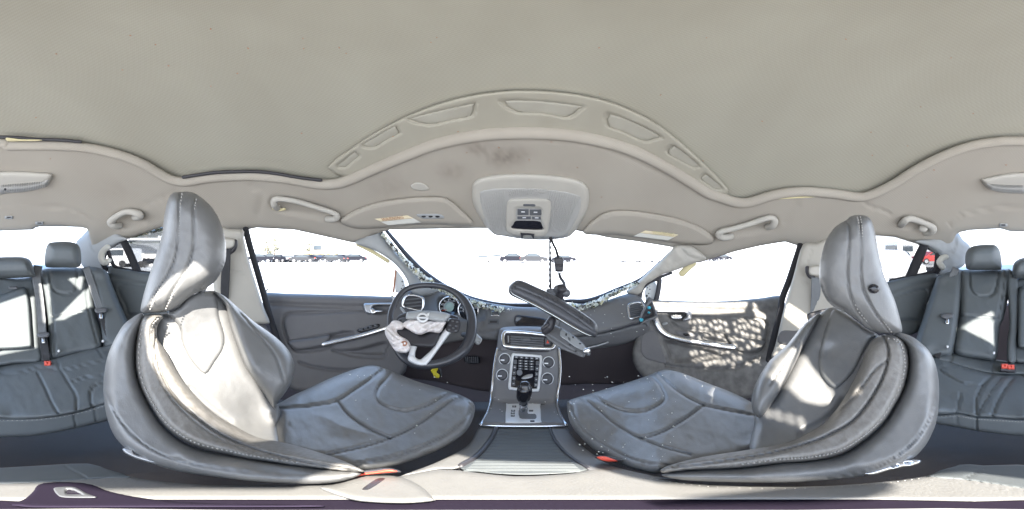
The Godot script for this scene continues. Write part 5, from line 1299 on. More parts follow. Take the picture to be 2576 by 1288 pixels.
func seat_front(s: Node3D, dsp: Array, headrest_d: Variant, D: Dictionary) -> void:
	var L: Material = M.leather
	panel("seat_cushion", s, L, D.cushion, D.cushion_depth, {"h": 0.05, "r": 30.0, "t": 0.14, "step": 4.0, "n": 4, "wr": 0.0035, "seams": D.cushion_seams, "dents": D.get("cushion_dents", [])})
	stitches("stitching", s, M.thread, D.cushion_stitch, D.cushion_depth, 0.034, 6.0, 0.0011)
	panel("backrest", s, L, D.centre, dsp, {"off": -0.02, "h": 0.03, "r": 26.0, "t": 0.10, "step": 4.0, "n": 3, "wr": 0.0014, "seams": D.centre_seams})
	panel("backrest_insert", s, L, D.insert, dsp, {"off": 0.004, "h": 0.016, "r": 12.0, "t": 0.05, "step": 4.0, "n": 3, "wr": 0.0012})
	panel("far_bolster", s, L, D.far, dsp, {"off": 0.0, "h": 0.05, "r": 28.0, "t": 0.10, "step": 4.0, "n": 3, "wr": 0.0014, "seams": D.get("far_seams", [])})
	panel("near_bolster", s, M.worn_leather, D.near, dsp, {"off": 0.02, "h": 0.05, "r": 26.0, "t": 0.10, "step": 4.0, "n": 3, "wr": 0.0014, "seams": D.near_seams})
	stitches("stitching", s, M.thread, D.stitch, dsp, 0.060, 7.0, 0.0019)
	panel("side_panel", s, L, D.side, dsp, {"off": 0.015, "h": 0.045, "r": 34.0, "t": 0.12, "step": 5.0, "n": 3, "wr": 0.0015, "seams": D.side_seams})
	panel("headrest", s, L, D.head, headrest_d, {"h": D.get("head_h", 0.07), "r": 55.0, "t": 0.06, "step": 4.0, "n": 3, "seams": D.head_seams, "wr": 0.0015})
	stitches("stitching", s, M.thread, D.head_stitch, headrest_d, D.get("head_h", 0.07) - 0.007, 6.0, 0.0014)

func driver_seat() -> void:
	var s := thing("front_seat", "driver's grey leather seat, tall stitched headrest, backrest glaring in the sun", "seat", Vector3(-0.75, 0.58, -1.2))
	var dsp := DRIVER_BACK
	var outer := [356, 800, 345, 845, 340, 900, 347, 951, 370, 1007, 417, 1076, 486, 1122, 579, 1145, 660, 1160, 760, 1174, 908, 1188]
	var inner := [407, 796, 389, 821, 391, 877, 403, 932, 435, 993, 486, 1044, 556, 1094, 644, 1131, 760, 1160, 900, 1184]
	seat_front(s, dsp, [420, 520, 1.13, 540, 600, 1.16, 380, 780, 1.11], {
		"cushion": q("C5", [150, 800, 200, 765, 260, 730, 380, 675, 500, 620, 650, 565, 740, 548, 820, 566, 1000, 640, 1200, 700, 1320, 748, 1362, 790, 1358, 850, 1322, 930, 1250, 1000, 1100, 1080, 900, 1150, 700, 1190, 600, 1180, 480, 1140, 300, 1100, 165, 1050, 148, 900]),
		"cushion_depth": [691, 1024, 1.36, 936, 920, 1.56, 1193, 1020, 1.38, 919, 1186, 1.05, 1085, 1140, 1.18, 700, 1130, 1.14],
		"cushion_seams": [[2.6, 0.014] + q("C5", [150, 808, 300, 802, 430, 785, 530, 762, 620, 705, 710, 645, 770, 600, 820, 566]), [2.6, 0.014] + q("C5", [870, 585, 815, 640, 780, 680, 765, 730, 785, 775, 860, 812, 950, 825, 1050, 800, 1130, 760, 1195, 718]), [2.8, 0.016] + q("C5", [530, 765, 600, 850, 700, 920, 790, 965, 850, 992]), [2.6, 0.014] + q("C5", [470, 1090, 640, 1052, 760, 1020, 850, 990, 960, 940, 1060, 880, 1190, 785, 1275, 730]), [2.2, 0.009] + q("C5", [650, 1140, 800, 1115, 950, 1075, 1100, 1015, 1240, 930, 1320, 850, 1345, 800, 1310, 757])],
		"cushion_dents": [[40.0, -0.012] + q("C5", [360, 850, 480, 800, 640, 880, 800, 970, 700, 1000, 520, 980])],
		"cushion_stitch": [q("C5", [640, 1150, 800, 1125, 950, 1085, 1105, 1025, 1250, 938, 1330, 855]), q("C5", [660, 1130, 800, 1105, 950, 1065, 1095, 1005, 1230, 922, 1310, 845])],
		"centre": [400, 790, 430, 784, 480, 745, 537, 731, 572, 762, 588, 821, 606, 877, 626, 923, 650, 958, 700, 1020, 705, 1060, 705, 1125, 660, 1140, 556, 1110, 480, 1050, 430, 1000, 398, 932, 385, 877, 384, 825],
		"centre_seams": [[12.0, 0.012, 480, 979, 520, 1020, 574, 1062]],
		"insert": [420, 790, 449, 821, 458, 868, 481, 909, 516, 942, 542, 909, 562, 877, 566, 844, 553, 798, 549, 766, 537, 738, 495, 738, 470, 752, 450, 772],
		"far": [537, 733, 565, 745, 600, 775, 640, 810, 690, 845, 725, 880, 740, 915, 737, 950, 720, 985, 697, 1014, 690, 1030, 660, 985, 640, 955, 618, 923, 600, 877, 580, 821, 566, 768],
		"far_seams": [[2.2, 0.008, 592, 772, 640, 830, 690, 890, 715, 960]],
		"near": outer + [900, 1176, 840, 1150, 760, 1125, 700, 1110, 644, 1099, 574, 1062, 532, 1034, 477, 979, 444, 932, 417, 882, 396, 850, 398, 815, 412, 796, 385, 790],
		"near_seams": [[2.6, 0.016] + inner, [2.0, 0.006] + [398, 800, 381, 824, 383, 879, 395, 936, 428, 999, 480, 1052, 552, 1103, 642, 1140, 760, 1167]],
		"stitch": [[366, 803, 354, 846, 349, 900, 356, 950, 378, 1003, 424, 1069, 490, 1113, 582, 1136, 662, 1151, 760, 1165], [399, 800, 381, 824, 383, 879, 395, 936, 428, 999, 480, 1052, 552, 1103, 642, 1140], [372, 806, 360, 847, 355, 900, 362, 948, 384, 999, 429, 1063, 494, 1106, 585, 1129]],
		"side": [357, 787, 335, 798, 310, 818, 285, 860, 268, 905, 260, 960, 262, 1010, 272, 1060, 290, 1100, 325, 1135, 380, 1165, 450, 1186, 560, 1202, 680, 1214, 800, 1217, 870, 1208, 910, 1190, 850, 1184, 760, 1173, 660, 1160, 579, 1146, 486, 1124, 417, 1078, 370, 1009, 347, 953, 340, 902, 345, 847, 362, 800],
		"side_seams": [[1.8, 0.006, 264, 985, 285, 1030, 330, 1090, 400, 1140, 500, 1170, 640, 1190]],
		"head": q("A", [1120, 500, 1140, 455, 1170, 432, 1230, 426, 1290, 432, 1350, 465, 1420, 530, 1470, 610, 1500, 700, 1516, 800, 1512, 890, 1490, 950, 1450, 1020, 1390, 1070, 1310, 1110, 1250, 1150, 1190, 1200, 1120, 1230, 1010, 1242, 950, 1235, 945, 1195, 970, 1090, 1010, 960, 1050, 840, 1085, 720, 1100, 600]),
		"head_seams": [[2.4, 0.008] + q("A", [1212, 432, 1200, 520, 1195, 640, 1192, 760, 1170, 880, 1120, 990, 1050, 1100, 990, 1230]), [2.4, 0.008] + q("A", [1310, 455, 1297, 540, 1300, 660, 1298, 780, 1275, 880, 1230, 980, 1160, 1090, 1090, 1230]), [7.0, 0.02] + q("A", [1512, 900, 1460, 990, 1390, 1040, 1330, 1085])],
		"head_stitch": [q("A", [1222, 432, 1210, 520, 1205, 640, 1200, 770, 1180, 880, 1130, 990, 1060, 1100, 1000, 1230]), q("A", [1318, 470, 1306, 540, 1308, 660, 1306, 780, 1284, 885, 1240, 985, 1172, 1090, 1105, 1228])]})
	panel("seat_control", s, M.brushed, q("B", [665, 948, 700, 938, 790, 965, 860, 990, 900, 1018, 850, 1026, 760, 1005, 690, 975]), dsp, {"off": 0.03, "h": 0.01, "r": 5.0, "t": 0.03, "step": 2.5, "dents": [[3.0, 0.01] + q("B", [720, 955, 770, 965, 790, 985, 740, 980]), [3.0, 0.01] + q("B", [800, 985, 850, 1000, 860, 1015, 810, 1005])]})
	tube("headrest_post", s, M.chrome, [500, 742, 1.19, 0.008, 515, 715, 1.16, 0.008], {"sub": 2})
	buckle_flat("long red belt buckle beside the driver's seat, next to the console", q("R6", [2275, 340, 2310, 300, 2400, 285, 2500, 275, 2560, 288, 2580, 305, 2480, 316, 2360, 325, 2290, 345]), q("R6", [2290, 335, 2320, 312, 2420, 298, 2500, 284, 2545, 292, 2555, 302, 2450, 312, 2350, 322]), 0.98)

func passenger_seat() -> void:
	var s := thing("front_seat", "passenger's grey leather seat, headrest with a round button, sunlit patch on the backrest", "seat", Vector3(0.75, 0.58, -1.2))
	var dsp := PASSENGER_BACK
	var outer := [2246, 842, 2266, 852, 2278, 868, 2286, 899, 2284, 938, 2272, 981, 2247, 1028, 2220, 1067, 2173, 1109, 2114, 1144, 2036, 1160, 1964, 1165, 1854, 1179, 1740, 1183, 1668, 1190]
	var inner := [2225, 848, 2235, 880, 2233, 907, 2223, 942, 2204, 981, 2173, 1028, 2134, 1067, 2075, 1098, 2037, 1113, 1946, 1139, 1818, 1160, 1690, 1176]
	seat_front(s, dsp, [2180, 560, 1.13, 2075, 650, 1.16, 2250, 830, 1.12], {
		"cushion": q("R1", [135, 430, 150, 405, 190, 385, 350, 338, 600, 262, 780, 203, 850, 172, 930, 158, 1050, 182, 1250, 262, 1450, 338, 1620, 428, 1700, 520, 1720, 620, 1680, 760, 1600, 830, 1300, 900, 1000, 940, 870, 985, 740, 965, 600, 925, 400, 828, 250, 700, 158, 575]),
		"cushion_depth": [1426, 1010, 1.40, 1678, 931, 1.56, 1896, 1020, 1.38, 1660, 1187, 1.05, 1510, 1143, 1.20, 1890, 1130, 1.16],
		"cushion_seams": [[2.6, 0.014] + q("R1", [345, 345, 420, 412, 520, 462, 640, 492, 760, 486, 870, 435, 913, 382, 895, 320, 850, 250, 785, 205]), [2.6, 0.014] + q("R1", [250, 375, 350, 445, 500, 572, 610, 645, 720, 702, 870, 762, 1000, 800, 1120, 832]), [2.8, 0.015] + q("R1", [722, 703, 820, 680, 920, 640, 1020, 580, 1110, 525, 1222, 438]), [2.6, 0.014] + q("R1", [852, 178, 900, 230, 1000, 315, 1100, 380, 1220, 440]), [2.6, 0.014] + q("R1", [1222, 440, 1320, 462, 1400, 478, 1540, 505, 1680, 532]), [2.2, 0.009] + q("R1", [185, 395, 165, 450, 190, 530, 260, 620, 400, 730, 600, 845, 780, 900, 950, 915])],
		"cushion_stitch": [q("R1", [200, 400, 178, 455, 205, 525, 270, 608, 410, 716, 605, 830, 785, 885, 950, 900]), q("R1", [172, 400, 152, 455, 178, 540, 250, 632, 392, 745, 596, 860, 776, 914, 940, 928])],
		"centre": [2215, 848, 2180, 826, 2150, 803, 2098, 772, 2052, 800, 2020, 865, 1990, 925, 1950, 995, 1905, 1035, 1896, 1075, 1888, 1140, 1960, 1140, 2060, 1120, 2120, 1085, 2175, 1020, 2210, 960, 2228, 900],
		"centre_seams": [[12.0, 0.010, 2125, 1010, 2090, 1050, 2020, 1090]],
		"insert": [2098, 778, 2080, 811, 2063, 870, 2059, 915, 2068, 950, 2098, 979, 2118, 969, 2150, 934, 2175, 885, 2192, 855, 2205, 842, 2180, 828, 2150, 805, 2125, 788],
		"far": [2062, 788, 2023, 814, 1981, 866, 1938, 905, 1908, 950, 1893, 990, 1890, 1022, 1900, 1045, 1918, 1048, 1950, 1005, 1990, 935, 2022, 870, 2052, 812],
		"far_seams": [[2.2, 0.008, 2040, 808, 1990, 890, 1935, 970]],
		"near": outer + [1672, 1175, 1763, 1150, 1891, 1130, 1982, 1113, 2040, 1086, 2075, 1063, 2118, 1010, 2149, 954, 2167, 915, 2179, 880, 2196, 855, 2220, 842],
		"near_seams": [[2.6, 0.016] + inner, [2.0, 0.008] + q("R5", [405, 310, 330, 360, 260, 450, 150, 590, 0, 720])],
		"stitch": [[2252, 850, 2266, 864, 2275, 899, 2274, 936, 2262, 977, 2238, 1022, 2212, 1060, 2166, 1101, 2108, 1135, 2034, 1151, 1962, 1156, 1854, 1170], [2234, 848, 2244, 880, 2242, 908, 2232, 945, 2213, 985, 2181, 1034, 2140, 1074, 2080, 1106, 2040, 1121, 1948, 1147], [2246, 850, 2260, 866, 2269, 899, 2268, 934, 2256, 974, 2233, 1018, 2207, 1055, 2162, 1095, 2105, 1128]],
		"side": [2246, 840, 2270, 838, 2300, 850, 2335, 880, 2355, 920, 2363, 980, 2358, 1050, 2345, 1090, 2325, 1125, 2290, 1158, 2230, 1182, 2150, 1201, 2000, 1213, 1850, 1213, 1720, 1208, 1663, 1194, 1740, 1182, 1854, 1178, 1964, 1165, 2036, 1160, 2114, 1145, 2173, 1110, 2220, 1068, 2247, 1029, 2272, 982, 2284, 938, 2286, 899, 2278, 868],
		"side_seams": [[1.8, 0.006] + q("R5", [735, 410, 720, 520, 700, 610, 660, 710, 600, 800, 540, 865, 470, 920, 390, 970, 300, 1010, 150, 1045, 0, 1068])],
		"head_h": 0.05,
		"head": q("R3", [620, 290, 650, 265, 700, 257, 745, 262, 780, 290, 803, 360, 822, 470, 856, 620, 900, 730, 930, 800, 952, 870, 975, 960, 980, 1005, 960, 1018, 905, 1022, 830, 1018, 760, 990, 690, 935, 620, 888, 540, 850, 490, 800, 455, 720, 445, 640, 455, 540, 490, 420, 540, 345, 580, 312]),
		"head_seams": [[2.4, 0.008] + q("R3", [615, 300, 638, 330, 642, 400, 632, 560, 630, 660, 645, 770, 690, 880, 750, 955, 818, 1015]), [2.4, 0.008] + q("R3", [700, 262, 712, 340, 716, 500, 714, 600, 722, 690, 750, 780, 810, 890, 860, 960, 905, 1018]), [7.0, 0.018] + q("R3", [450, 690, 480, 780, 540, 840, 600, 870])],
		"head_stitch": [q("R3", [710, 262, 722, 340, 726, 500, 725, 600, 733, 690, 760, 778, 820, 885, 870, 955, 915, 1016]), q("R3", [692, 266, 703, 340, 706, 500, 704, 600, 712, 694, 740, 786, 800, 895, 850, 965]), q("R3", [648, 420, 640, 560, 638, 660, 654, 770, 698, 875, 757, 948])]})
	var bt := put("round_button", lathe([0.0, -0.02, 0.0095, -0.02, 0.0095, 0.0, 0.0088, 0.004, 0.007, 0.007, 0.004, 0.009, 0.0, 0.0096]), M.gloss_black, s, pt(2198, 726.5, 1.078) - s.position, facing(pt(2198, 726.5, 1.078)))
	bt.set_meta("label", "shiny black round button")
	panel("seat_control", s, M.chrome, q("R5", [235, 1040, 290, 1022, 400, 985, 470, 962, 540, 948, 615, 952, 610, 975, 560, 990, 470, 1005, 380, 1030, 300, 1052]), dsp, {"off": 0.03, "h": 0.01, "r": 5.0, "t": 0.03, "step": 2.5, "dents": [[3.0, 0.01] + q("R5", [420, 990, 470, 978, 480, 992, 430, 1005]), [3.0, 0.01] + q("R5", [510, 965, 570, 960, 560, 980, 520, 985])]})
	panel("belt_anchor", s, M.black, [2030, 796, 2034, 788, 2074, 777, 2088, 780, 2080, 800, 2045, 812, 2033, 808], 1.62, {"h": 0.012, "r": 4.0, "t": 0.03, "step": 2.0})
	buckle_flat("short red belt buckle beside the passenger's seat, next to the console", q("R7", [1935, 250, 2000, 244, 2070, 250, 2140, 268, 2168, 285, 2120, 294, 2030, 290, 1960, 268]), q("R7", [1955, 252, 2010, 246, 2060, 258, 2110, 278, 2120, 288, 2040, 290, 1980, 274]), 1.08)
	# belts of the front pillars
	var b := thing("seat_belt", "grey seat belt hanging on the pillar behind the passenger's headrest", "seat belt", pt(2055, 790, 1.78))
	panel("guide_cover", b, M.trim, q("R2", [1350, 505, 1362, 488, 1425, 478, 1470, 480, 1470, 545, 1430, 562, 1385, 560, 1352, 545]), 1.80, {"h": 0.016, "r": 6.0, "t": 0.03, "step": 2.5})
	cord("guide_slot", b, M.black, q("R2", [1342, 500, 1345, 530, 1360, 560, 1385, 572]), 1.80, 0.007)
	ribbon("webbing", b, M.webbing, [2053, 698, 2052, 740, 2049, 800], 1.83, 24.0)
	b = thing("seat_belt", "black seat belt on the pillar behind the driver's headrest", "seat belt", pt(575, 770, 1.78))
	panel("guide_cover", b, M.trim, q("C3", [-40, 545, 60, 545, 85, 560, 85, 600, 60, 630, 0, 635, -40, 630]), 1.80, {"h": 0.016, "r": 6.0, "t": 0.03, "step": 2.5})
	cord("guide_slot", b, M.black, q("C3", [88, 570, 88, 610, 70, 645, 40, 668]), 1.80, 0.007)
	ribbon("webbing", b, M.dark_webbing, [570, 620, 567, 700, 562, 790], 1.83, 22.0)

func buckle_flat(label: String, outline: Array, button: Array, d: float) -> void:
	var b := thing("belt_buckle", label, "buckle", pt(outline[0], outline[1], d))
	panel("housing", b, M.black, outline, d, {"h": 0.012, "r": 4.0, "t": 0.03, "step": 2.0})
	panel("release_button", b, M.red, button, d, {"off": 0.010, "h": 0.008, "r": 3.0, "t": 0.02, "step": 2.0})

func wheel() -> void:
	var w := thing("steering_wheel", "black steering wheel with grey spokes, its airbag cover burst open", "steering wheel", pt(1082, 910, 1.6))
	var rim := q("C5", [850, 300, 852, 240, 872, 180, 905, 125, 950, 85, 1020, 65, 1100, 62, 1180, 75, 1250, 110, 1300, 160, 1335, 230, 1345, 300, 1335, 380, 1300, 450, 1240, 500, 1170, 530, 1080, 546, 1000, 540, 930, 500, 880, 430, 855, 370])
	var a := []
	for i in range(0, rim.size(), 2):
		var f: float = (rim[i + 1] - 715.0) / 205.0
		var k := 7.0 + 3.5 * smoothstep(0.3, 0.9, f) + 5.0 * smoothstep(1120, 1190, rim[i])
		var d := lerpf(1.78, 1.60, f)
		a.append_array([rim[i], rim[i + 1], d, k / 644.0 * TY * d])
	tube("rim", w, M.wheel_leather, a, {"closed": true, "sub": 4, "sides": 14})
	var dw := [1080, 720, 1.76, 1000, 900, 1.63, 1160, 900, 1.63]
	panel("hub", w, M.black, q("C5", [880, 340, 900, 320, 1000, 335, 1040, 365, 1090, 345, 1150, 345, 1130, 420, 1090, 440, 980, 430, 940, 410, 905, 370]), dw, {"off": 0.03, "h": 0.014, "r": 8.0, "t": 0.05, "step": 3.0})
	panel("hub_base", w, M.black, q("C5", [890, 260, 960, 225, 1100, 225, 1230, 240, 1270, 270, 1265, 340, 1180, 350, 1130, 430, 1000, 430, 930, 400, 885, 340]), dw, {"off": 0.0, "h": 0.012, "r": 8.0, "t": 0.06, "step": 3.5})
	panel("horn_pad", w, M.cool_trim, q("C5", [945, 265, 950, 232, 965, 222, 1050, 215, 1150, 222, 1210, 238, 1205, 262, 1180, 285, 1120, 280, 1050, 270, 980, 272]), dw, {"off": 0.05, "h": 0.02, "r": 9.0, "t": 0.03, "step": 2.5})
	# emblem: ring with an arrow and a bar
	var ec := Vector2(628.9 + 1046 * 0.415, 691.8 + 258 * 0.415)
	var em := panel("emblem", w, M.silver_plastic, round_(ec.x, ec.y, 15.5, 12.5), dw, {"off": 0.068, "h": 0.003, "r": 2.0, "t": 0.006, "step": 1.6})
	panel("emblem_centre", em, M.grey_key, round_(ec.x, ec.y, 9.5, 7.5), dw, {"off": 0.0702, "h": 0.002, "r": 1.5, "t": 0.004, "step": 1.4})
	panel("emblem_bar", em, M.silver_plastic, rect(ec.x - 15, ec.y - 2.5, ec.x + 15, ec.y + 2.5), dw, {"off": 0.073, "h": 0.0015, "r": 1.5, "t": 0.003, "step": 1.2})
	panel("emblem_arrow", em, M.silver_plastic, [ec.x + 8, ec.y - 9, ec.x + 18, ec.y - 13, ec.x + 16, ec.y - 4, ec.x + 12, ec.y - 6], dw, {"off": 0.072, "h": 0.0015, "r": 1.5, "t": 0.003, "step": 1.2, "n": 1})
	# lower spokes
	panel("spoke", w, M.silver_plastic, q("C5", [1200, 300, 1185, 270, 1220, 262, 1265, 275, 1262, 330, 1220, 350, 1180, 400, 1130, 470, 1085, 530, 1062, 550, 1010, 545, 960, 520, 958, 490, 985, 480, 1005, 500, 1030, 512, 1060, 490, 1110, 440, 1150, 370]), dw, {"off": 0.024, "h": 0.012, "r": 5.0, "t": 0.02, "step": 2.5})
	panel("spoke", w, M.silver_plastic, q("C5", [962, 420, 1012, 425, 1002, 470, 1000, 510, 980, 520, 958, 505, 965, 460]), dw, {"off": 0.022, "h": 0.010, "r": 5.0, "t": 0.02, "step": 2.5})
	var pad := panel("button_pad", w, M.black, q("C5", [1188, 335, 1200, 285, 1222, 262, 1268, 270, 1278, 290, 1262, 345, 1225, 350]), dw, {"off": 0.036, "h": 0.006, "r": 3.0, "t": 0.01, "step": 2.0})
	for k in [[1228, 280], [1255, 284], [1212, 305], [1232, 322], [1250, 310], [1206, 332], [1248, 338]]:
		panel("wheel_button", pad, M.grey_key, q("C5", rect(k[0] - 9, k[1] - 7, k[0] + 9, k[1] + 7)), dw, {"off": 0.040, "h": 0.004, "r": 1.5, "t": 0.004, "step": 1.5})
	var lp := panel("button_pad", w, M.grey_key, q("C5", [898, 268, 940, 258, 942, 290, 905, 298]), dw, {"off": 0.02, "h": 0.006, "r": 3.0, "t": 0.01, "step": 2.0})
	panel("wheel_button", lp, M.black, q("C5", rect(905, 268, 920, 282)), dw, {"off": 0.025, "h": 0.004, "r": 1.5, "t": 0.004, "step": 1.5})
	# airbag
	var ab := thing("deflated_airbag", "crumpled whitish deflated airbag hanging out of the steering wheel", "airbag", pt(1010, 880, 1.6))
	panel("bag_top", ab, M.airbag, q("C5", [955, 275, 1000, 270, 1060, 278, 1120, 282, 1185, 282, 1175, 310, 1150, 350, 1085, 345, 1040, 362, 1000, 355, 940, 320, 915, 315, 930, 290]), dw, {"off": 0.045, "h": 0.02, "r": 10.0, "t": 0.03, "step": 2.5, "wr": 0.02, "seams": [[2.0, 0.01] + q("C5", [1100, 285, 1040, 315, 1005, 350]), [2.0, 0.01] + q("C5", [1150, 290, 1100, 315, 1060, 350]), [2.0, 0.01] + q("C5", [1030, 285, 985, 300, 950, 318]), [1.6, 0.008] + q("C5", [1170, 300, 1130, 325, 1110, 345])]})
	panel("bag_fold", ab, M.airbag, q("C5", [820, 325, 845, 300, 865, 278, 900, 278, 935, 300, 925, 330, 890, 335, 905, 365, 950, 390, 972, 420, 965, 460, 930, 474, 885, 462, 858, 430, 838, 395, 820, 360]), dw, {"off": 0.04, "h": 0.035, "r": 16.0, "t": 0.04, "step": 2.5, "wr": 0.03, "seams": [[2.2, 0.012] + q("C5", [835, 330, 865, 360, 900, 385, 935, 390]), [2.0, 0.010] + q("C5", [845, 390, 880, 410, 930, 405]), [1.8, 0.010] + q("C5", [870, 300, 870, 330, 890, 350]), [1.8, 0.010] + q("C5", [860, 430, 900, 445, 960, 440])]})
	var tag_ := panel("bag_label", ab, M.rust, q("C5", [918, 405, 942, 400, 955, 412, 945, 430, 925, 428]), dw, {"off": 0.072, "h": 0.002, "r": 1.5, "t": 0.002, "step": 1.5})
	panel("label_dot", tag_, M.print, q("C5", round_(938, 414, 7)), dw, {"off": 0.0738, "h": 0.001, "r": 1.0, "t": 0.001, "step": 1.2})
	# stalks
	var st := thing("indicator_stalk", "grey stalk sticking out right of the steering column", "lever", pt(1190, 850, 1.72))
	tube("arm", st, M.grey_key, [1165, 842, 1.78, 0.008, 1185, 846, 1.72, 0.010], {"sub": 3})
	panel("grip", st, M.cool_trim, q("C6", [-22, 352, 0, 345, 22, 365, 42, 385, 42, 400, 22, 425, 0, 415, -20, 395]), 1.70, {"h": 0.014, "r": 4.0, "t": 0.03, "step": 2.0, "n": 2, "dents": [[2.0, 0.006] + q("C6", [8, 388, 28, 384, 34, 398, 18, 412])]})
	st = thing("indicator_stalk", "snapped pale stalks left of the steering column, seen through the wheel", "lever", pt(1000, 800, 1.8))
	tube("arm", st, M.cool_trim, q4("C5", [862, 130, 1.82, 0.004, 885, 170, 1.81, 0.0045]), {"sub": 2})
	tube("arm", st, M.cool_trim, q4("C5", [915, 200, 1.82, 0.004, 940, 235, 1.81, 0.0045, 945, 250, 1.80, 0.0045]), {"sub": 2})

func q4(key: String, a: Array) -> Array:
	var c: Array = CR[key]
	var r := []
	for i in range(0, a.size(), 4):
		r.append_array([c[0] + a[i] * c[2], c[1] + a[i + 1] * c[2], a[i + 2], a[i + 3]])
	return r

func mirror() -> void:
	var m := thing("rear_view_mirror", "broken black rear-view mirror hanging askew, splashed with dirt, bracket bent below", "mirror", pt(1400, 860, 1.5))
	var dm := [1290, 715, 1.50, 1500, 840, 1.44, 1380, 800, 1.46]
	panel("housing", m, M.mirror_shell, q("C8", [70, 550, 85, 515, 130, 480, 165, 473, 220, 490, 330, 540, 450, 595, 560, 660, 650, 715, 740, 775, 820, 835, 838, 880, 838, 940, 822, 965, 780, 962, 690, 925, 560, 850, 420, 770, 300, 700, 170, 640, 90, 600]), dm, {"h": 0.035, "r": 20.0, "t": 0.05, "step": 3.0, "n": 3, "seams": [[1.5, 0.005] + q("C8", [130, 530, 300, 600, 500, 700, 700, 830, 830, 930]), [1.4, 0.004] + q("C8", [180, 500, 400, 590, 600, 700, 790, 830])]})
	panel("glass", m, M.mirror, q("C8", [88, 565, 110, 552, 200, 600, 340, 665, 480, 745, 620, 840, 760, 930, 800, 955, 740, 948, 620, 885, 480, 800, 340, 722, 180, 640, 105, 600]), dm, {"off": 0.022, "h": 0.004, "r": 3.0, "t": 0.006, "step": 3.0})
	# spatters on the shell
	var st := begin()
	for k in 60:
		var f := rng.randf()
		var u := 1257.8 + lerpf(280, 810, f) * 0.293 + rng.randf_range(-4, 10)
		var v := 566.0 + lerpf(590, 870, f) * 0.293 + rng.randf_range(-12, 6)
		var d := depth_at(dm, u, v) - 0.0335
		sweep(st, [[pt(u, v, d), rng.randf_range(0.0006, 0.0016)], [pt(u - rng.randf_range(0.3, 2.0), v + rng.randf_range(0.3, 3.0), d), 0.0008]], m.position, false, 1, 5)
	finish("spatter", st, M.black, m).set_meta("kind", "stuff")
	# bracket below
	var db := [1380, 860, 1.50, 1510, 930, 1.46, 1440, 920, 1.45]
	panel("bracket", m, M.dash_plastic, q("C8", [370, 915, 400, 870, 430, 850, 520, 880, 600, 925, 680, 985, 740, 1050, 735, 1110, 715, 1138, 640, 1110, 560, 1080, 500, 1050, 430, 995, 380, 945]), db, {"h": 0.014, "r": 6.0, "t": 0.04, "step": 2.5, "n": 2, "seams": [[1.5, 0.005] + q("C8", [520, 885, 560, 960, 640, 1040, 730, 1075]), [1.5, 0.005] + q("C8", [385, 925, 480, 985, 600, 1060, 715, 1130])]})
	panel("bracket_plate", m, M.cool_trim, q("C8", [530, 895, 600, 935, 680, 992, 736, 1055, 722, 1080, 640, 1045, 570, 990, 515, 950]), db, {"off": 0.014, "h": 0.004, "r": 3.0, "t": 0.006, "step": 2.0, "n": 2})
	for k in [[568, 940, 8, 13], [628, 963, 8, 10], [600, 1028, 7, 9], [688, 1018, 12, 7], [652, 1083, 12, 7], [590, 975, 3, 15], [600, 982, 3, 15]]:
		panel("bracket_hole", m, M.black, q("C8", round_(k[0], k[1], k[2], k[3])), db, {"off": 0.0185, "h": 0.001, "r": 1.0, "t": 0.002, "step": 1.2})
	tube("ball_joint", m, M.black, [1388, 806, 1.49, 0.012, 1380, 822, 1.49, 0.015, 1372, 832, 1.49, 0.011], {"sub": 3})
	tube("joint_screw", m, M.black, [1366, 826, 1.48, 0.006, 1378, 816, 1.48, 0.006], {"sub": 2})
	tube("bracket_tab", m, M.chrome, [1472, 885, 1.45, 0.006, 1478, 880, 1.45, 0.007, 1480, 890, 1.45, 0.006], {"sub": 2})
	# mount behind
	panel("mount_foot", m, M.grey_key, q("C8", [395, 555, 450, 545, 490, 555, 520, 600, 555, 640, 540, 660, 480, 630, 420, 590]), 1.56, {"h": 0.01, "r": 4.0, "t": 0.03, "step": 2.0})
	tube("mount_stub", m, M.black, q4("C8", [500, 640, 1.55, 0.010, 518, 590, 1.55, 0.013, 525, 560, 1.55, 0.018]), {"sub": 3})
	tube("mount_cap", m, M.grey_key, q4("C8", [495, 550, 1.55, 0.012, 530, 570, 1.55, 0.014, 570, 585, 1.55, 0.012]), {"sub": 3})
	# module on its cable
	var h := thing("sensor_module", "small black electronic box dangling on a cable from the roof", "electronic box", pt(1406, 685, 1.75))
	panel("case", h, M.black, q("C8", [462, 282, 500, 278, 537, 275, 549, 300, 546, 350, 542, 402, 508, 401, 474, 398, 468, 340]), 1.74, {"h": 0.016, "r": 2.0, "t": 0.03, "step": 2.0, "n": 1, "seams": [[1.2, 0.004] + q("C8", [470, 345, 545, 350])]})
	tube("cable", h, M.rubber, q4("C8", [440, 110, 1.86, 0.0035, 455, 160, 1.84, 0.004, 480, 210, 1.80, 0.004, 495, 262, 1.76, 0.0045, 500, 280, 1.75, 0.004]), {"sub": 5})
	for k in 4:
		tube("wire", h, M.rubber, q4("C8", [490 + k * 12, 400, 1.75, 0.0012, 500 + k * 7, 415, 1.75, 0.0012, 508 + k * 3, 430, 1.74, 0.0012]), {"sub": 3, "sides": 5})
	tube("cable", h, M.rubber, q4("C8", [510, 425, 1.74, 0.004, 520, 455, 1.72, 0.0045, 545, 490, 1.68, 0.0045, 553, 520, 1.62, 0.0045, 550, 560, 1.58, 0.004]), {"sub": 5})
	var cb := thing("roof_cable", "thin taped cable hanging straight from the overhead console to the mirror mount", "cable", pt(1384, 720, 1.75))
	tube("sheath", cb, M.rubber, q4("C8", [430, 108, 1.87, 0.003, 428, 200, 1.83, 0.0032, 432, 330, 1.76, 0.003, 430, 430, 1.68, 0.0032, 435, 540, 1.58, 0.003]), {"sub": 5, "sides": 7})
